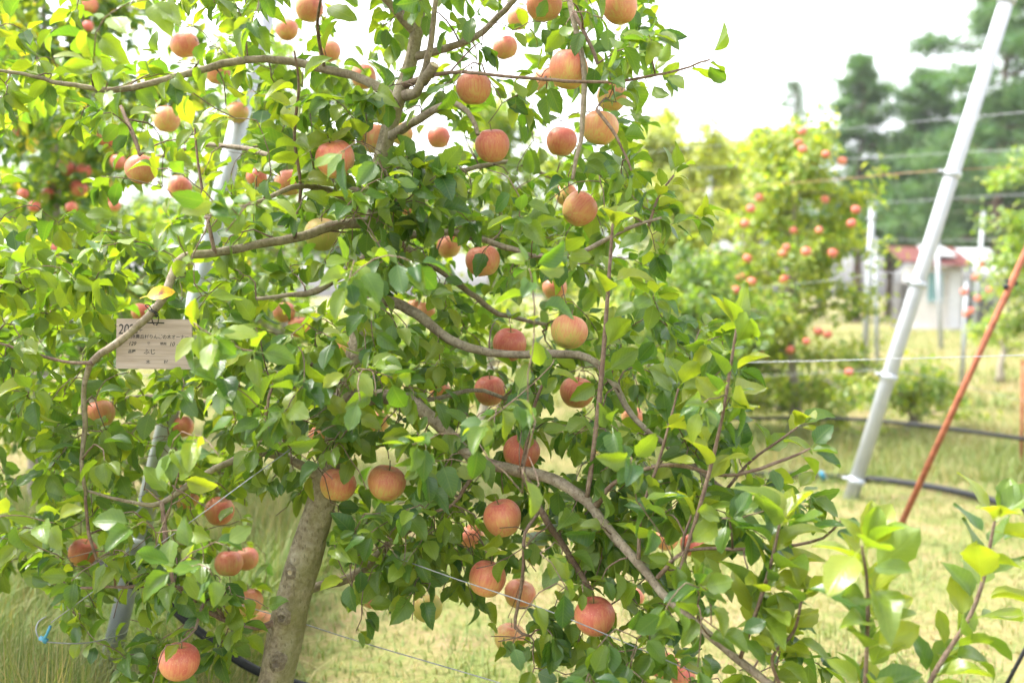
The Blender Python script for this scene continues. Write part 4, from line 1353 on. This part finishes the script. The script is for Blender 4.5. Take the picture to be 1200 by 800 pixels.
MB().box((-9 * k, -0.075, 32 * k), (-1.5 * k, -0.061, 66.5 * k)).build('pane', M_TEAL, wd, False)
MB().box((6 * k, -0.10, 0), (18 * k, -0.011, 70 * k)).build('door', M_WHITESHEET, SH, False)
MB().box((26 * k, 0.42, 8 * k), (58 * k, 0.49, 44 * k)).build('shutter', M_DARKDOOR, SH, False)
MB().box((-46 * k, 0.6, 0), (-34 * k, 2.6, 55 * k)).build('lean_to', M_DARKDOOR, SH, False)


def slab(p, m, name, parent):
    V = np.array(p, float)
    V2 = V + np.array([0, 0, 0.08])
    MB().add(np.concatenate([V, V2]), [[3, 2, 1, 0], [4, 5, 6, 7], [0, 1, 5, 4], [1, 2, 6, 5], [2, 3, 7, 6], [3, 0, 4, 7]]).build(name, m, parent, False)


slab([(-50 * k, -0.9, 78 * k), (28 * k, -0.9, 72 * k), (28 * k, 3.3, 98 * k), (-50 * k, 3.3, 100 * k)], M_SHEDROOF, 'roof', SH)
slab([(-22 * k, -0.5, 86 * k), (10 * k, -0.5, 84 * k), (6 * k, 1.6, 97 * k), (-22 * k, 1.6, 99 * k)], M_WHITESHEET, 'roof_panel', SH)
slab([(28.5 * k, 0.1, 66 * k), (70 * k, 0.1, 62 * k), (70 * k, 3.3, 96 * k), (28.5 * k, 3.3, 97 * k)], M_WHITESHEET, 'roof', SH)


# ------------------------------------------------------------------ woodland behind
def needle_templates():
    out = []
    for s in range(4):
        r_ = np.random.default_rng(90 + s)
        V, Q = [], []
        for m in range(9):
            d = norm(r_.normal(0, 1, 3) + [0, 0, 0.5]); c = norm(np.cross(d, r_.normal(0, 1, 3)))
            b = len(V)
            o_ = r_.normal(0, 0.25, 3)
            V += list(o_ + np.array([-c * 0.05, c * 0.05, d * 0.75 + c * 0.03, d * 0.75 - c * 0.03]))
            Q.append((b, b + 1, b + 2, b + 3))
        out.append((np.array(V), np.array(Q), np.zeros((len(V), 3))))
    return out


NTPL = needle_templates()


def pine(label, x, d, top_y, width_px, seed, n_clump=2600, bare=0.3, kind='pine_tree', crown_lo=None):
    r_ = np.random.default_rng(seed)
    base = np.array(orchard_base(x, d)); base[2] = -0.05
    H = float(at(x, top_y, d)[2])
    W = width_px / FPX * d
    e = thing(kind, label, 'tree', tuple(base), 'conifers behind the orchard')
    n = 12
    hz = np.linspace(0, H * 0.97, n)
    T_ = np.stack([np.cumsum(r_.normal(0, 0.06, n)), np.cumsum(r_.normal(0, 0.06, n)), hz], 1)
    MB().tube(T_, np.linspace(0.26, 0.03, n) * H / 14, 10, True, 0.03).build('trunk', M_PINEBARK, e)
    P = []
    nl = 44
    for k in range(nl):
        f_ = bare + (0.97 - bare) * (k + r_.random()) / nl
        p0 = np.array([np.interp(f_ * H, hz, T_[:, a]) for a in range(3)])
        az = k * 2.4 + r_.normal(0, .5)
        g = (f_ - bare) / (1 - bare)
        ln = W * 0.5 * min(1, (1.05 - g) * 1.5) ** 0.8 * r_.choice([0.5, 0.75, 1.0, 1.2]) * r_.uniform(0.8, 1.1)
        q_ = np.array([math.cos(az), math.sin(az), 0])
        S_ = smooth_path([p0, p0 + q_ * ln * 0.55 + [0, 0, ln * r_.uniform(-.05, .15)], p0 + q_ * ln + [0, 0, ln * r_.uniform(-0.12, 0.22)]], step=0.5)
        MB().tube(S_, np.linspace(0.07, 0.02, len(S_)), 5).build('limb', M_PINEBARK, e)
        m = int(n_clump / nl)
        t_ = 0.25 + 0.75 * r_.random(m) ** 0.7
        kk = t_ * (len(S_) - 1)
        i0 = kk.astype(int).clip(0, len(S_) - 2)
        c = S_[i0] + (S_[i0 + 1] - S_[i0]) * (kk - i0)[:, None]
        P.append(c + r_.normal(0, 1, (m, 3)) * np.array([0.42, 0.42, 0.16]) * (ln / 3 + 0.15)[None] if np.ndim(ln) else c + r_.normal(0, 1, (m, 3)) * np.array([0.40, 0.40, 0.10]) * (ln / 3 + 0.2))
    P = np.concatenate(P)
    m = len(P)
    R_ = leaf_frames(r_.normal(0, 1, (m, 3)), r_.normal(0, 1, (m, 3)))
    tint = np.clip(r_.normal(0.45, 0.25, m), 0, 1)
    link('crown', foliage_mesh('crown', P, R_, r_.uniform(0.35, 0.65, m), tint, r_.integers(0, 4, m), NTPL), M_NEEDLE, e, None, kind='stuff')
    return e


def broadtree(label, x, d, top_y, width_px, seed, n_leaf=3500):
    r_ = np.random.default_rng(seed)
    base = np.array(orchard_base(x, d)); base[2] = -0.05
    H = float(at(x, top_y, d)[2])
    W = width_px / FPX * d
    e = thing('woodland_tree', label, 'tree', tuple(base), 'leafy trees behind the orchard')
    MB().tube([(0, 0, 0), (0.1, 0, H * 0.3), (0, 0.1, H * 0.8)], [0.22, 0.17, 0.05], 10).build('trunk', M_PINEBARK, e)
    P = []
    nl = 26
    for k in range(nl):
        u_ = r_.normal(0, 1, 3); u_[2] = abs(u_[2]) * 1.0 - 0.35; u_ = norm(u_)
        c = np.array([0, 0, H * 0.56]) + u_ * np.array([W * 0.40, W * 0.40, H * 0.36]) * r_.uniform(0.55, 1.0)
        s0 = np.array([0, 0, H * r_.uniform(0.2, 0.5)])
        MB().tube([s0, (s0 + c) / 2 + [0, 0, 0.2], c], [0.08, 0.05, 0.02], 5).build('limb', M_PINEBARK, e)
        m = n_leaf // nl
        rr = r_.uniform(0.10, 0.19) * W
        P.append(c + norm(r_.normal(0, 1, (m, 3))) * (rr * r_.random(m) ** 0.4)[:, None] * [1, 1, 0.7])
    P = np.concatenate(P); m = len(P)
    R_ = leaf_frames(r_.normal(0, 1, (m, 3)), r_.normal(0, 0.6, (m, 3)) + [0, 0, 0.8])
    link('crown', foliage_mesh('crown', P, R_, r_.uniform(0.16, 0.34, m) * d / 40, np.clip(r_.normal(0.45, 0.25, m), 0, 1), r_.integers(0, 5, m), LT_LOW), M_BROAD, e, None, kind='stuff')
    return e


pine('tall dense conifer rising behind the top of the white pipe', 1165, 42, -45, 270, 31, 3800, 0.22)
pine('conifer with open crown between the pointed one and the white pipe', 1085, 48, 82, 190, 32, 2800, 0.25)
pine('pointed conifer with gaps of sky, beside the tall dense one', 1003, 46, 62, 120, 33, 1700, 0.25)
pine('sparse thin treetop standing alone against the white sky', 925, 60, 88, 52, 34, 260, 0.45)
pine('conifer at the orchard edge past the shed', 1250, 45, -10, 220, 35, 2600, 0.2)
for (x_, d_, ty, w_, s_, lab) in ((882, 45, 122, 120, 41, 'dome-shaped dark broadleaf tree behind the narrow fruiting tree'), (1040, 56, 175, 170, 42, 'dark leafy tree filling in below the pointed conifer'),
                                  (1140, 50, 165, 150, 43, 'dark leafy tree directly behind the shed'), (960, 54, 195, 130, 44, 'low dark leafy tree between dome tree and pointed conifer'),
                                  (1235, 52, 185, 150, 45, 'dark leafy tree behind the edge of the orchard row'),
                                  (800, 58, 170, 160, 46, 'hazy leafy tree behind the pale fruitless trees'), (85, 50, 140, 170, 47, 'far leafy tree seen behind the bare grey upper trunk'),
                                  (-40, 46, 120, 160, 48, 'far leafy tree behind the neighbouring apple tree'), (240, 56, 180, 180, 49, 'far leafy tree behind the leaning steel pipe'),
                                  (420, 60, 215, 200, 50, 'far leafy tree hidden mostly by the tagged tree crown'), (640, 60, 215, 190, 51, 'far leafy tree seen through gaps by the tall shoot')):
    broadtree(lab, x_, d_, ty, w_, s_)

# ------------------------------------------------------------------ grass
def grass(name, label, n, xr, yr, hmin, hmax, width, seed, dens=None, tint=(0.45, 0.25), lean=0.6):
    r_ = np.random.default_rng(seed)
    yy = yr[0] + (yr[1] - yr[0]) * r_.random(n) ** 1.5
    xx = r_.uniform(-1, 1, n)
    xx = xr[0] + (xr[1] - xr[0]) * (xx * 0.5 + 0.5)
    if dens is not None:
        k_ = r_.random(n) < dens(xx, yy)
        xx, yy = xx[k_], yy[k_]
    n = len(xx)
    hh = r_.uniform(hmin, hmax, n) * (0.7 + 0.5 * np.sin(xx * 3.1 + 1.3 * np.sin(yy * 2.3)) ** 2)
    az = r_.uniform(0, 6.28, n)
    d = np.stack([np.cos(az), np.sin(az), 0 * az], 1)
    s = np.stack([-np.sin(az), np.cos(az), 0 * az], 1)
    le = np.abs(r_.normal(0, lean, n))[:, None]
    b = np.stack([xx, yy, ground_z(xx, yy) - 0.005], 1)
    up = np.array([0, 0, 1.0])
    w = (width * r_.uniform(0.6, 1.3, n))[:, None]
    H_ = hh[:, None]
    m1 = b + up * H_ * 0.55 + d * le * H_ * 0.3
    m2 = b + up * H_ * (1 - 0.25 * np.minimum(le, 1.6)) + d * le * H_ * 0.95
    V = np.stack([b - s * w, b + s * w, m1 + s * w * 0.8, m1 - s * w * 0.8, m2 + s * w * 0.12, m2 - s * w * 0.12], 1).reshape(-1, 3)
    Q = np.array([[0, 1, 2, 3], [3, 2, 4, 5]])[None] + (np.arange(n) * 6)[:, None, None]
    patch = 0.22 * np.sin(1.3 * xx + 0.7 * yy) * np.sin(2.9 * yy - 0.4 * xx) + 0.12 * np.sin(5.1 * xx + 2.0 * np.sin(3.3 * yy))
    tt = np.clip(r_.normal(tint[0], tint[1], n) + patch, 0, 1)
    me = npmesh(name, V, Q.reshape(-1, 4), True, tint=np.repeat(tt, 6))
    return link(name, me, M_GRASS, None, None, label=label, category='grass', kind='stuff')


grass('mown_grass', 'short pale mown grass between the tree rows', 110000, (-4.2, 5.6), (2.2, 12.5), 0.025, 0.075, 0.0026, 61, tint=(0.54, 0.28), lean=1.2)
grass('long_grass', 'long fine grass growing under the neighbouring tree', 46000, (-3.2, -0.80), (2.35, 5.6), 0.16, 0.42, 0.0022, 62, tint=(0.46, 0.34), lean=0.6)
grass('row_grass', 'taller green grass strip under the far tree row', 42000, (0.5, 7.5), (6.6, 11.5), 0.06, 0.20, 0.004, 63, dens=lambda x, y: np.exp(-((y - 8.2 + 0.1 * x) / 1.1) ** 2), tint=(0.55, 0.24), lean=0.8)
grass('far_grass', 'rough pale grass beyond the far tree row', 30000, (-8, 16), (11, 34), 0.06, 0.16, 0.012, 64, tint=(0.6, 0.22), lean=0.8)

# ------------------------------------------------------------------ the damp air over the valley
t_ = NT('haze_air')
pv = t_.n('VolumePrincipled', Density=0.0006)
pv.inputs['Color'].default_value = (0.93, 0.96, 1.0, 1)
pv.inputs['Anisotropy'].default_value = 0.2
t_.t.links.new(pv.outputs[0], t_.out.inputs['Volume'])
link('haze', npmesh('haze', [(x, y, z) for z in (-1.2, 22) for y in (-8, 75) for x in (-70, 70)],
                    [(0, 2, 3, 1), (4, 5, 7, 6), (0, 1, 5, 4), (2, 6, 7, 3), (0, 4, 6, 2), (1, 3, 7, 5)], False), t_.m, kind='stuff', label='thin pale haze in the valley air', category='haze')
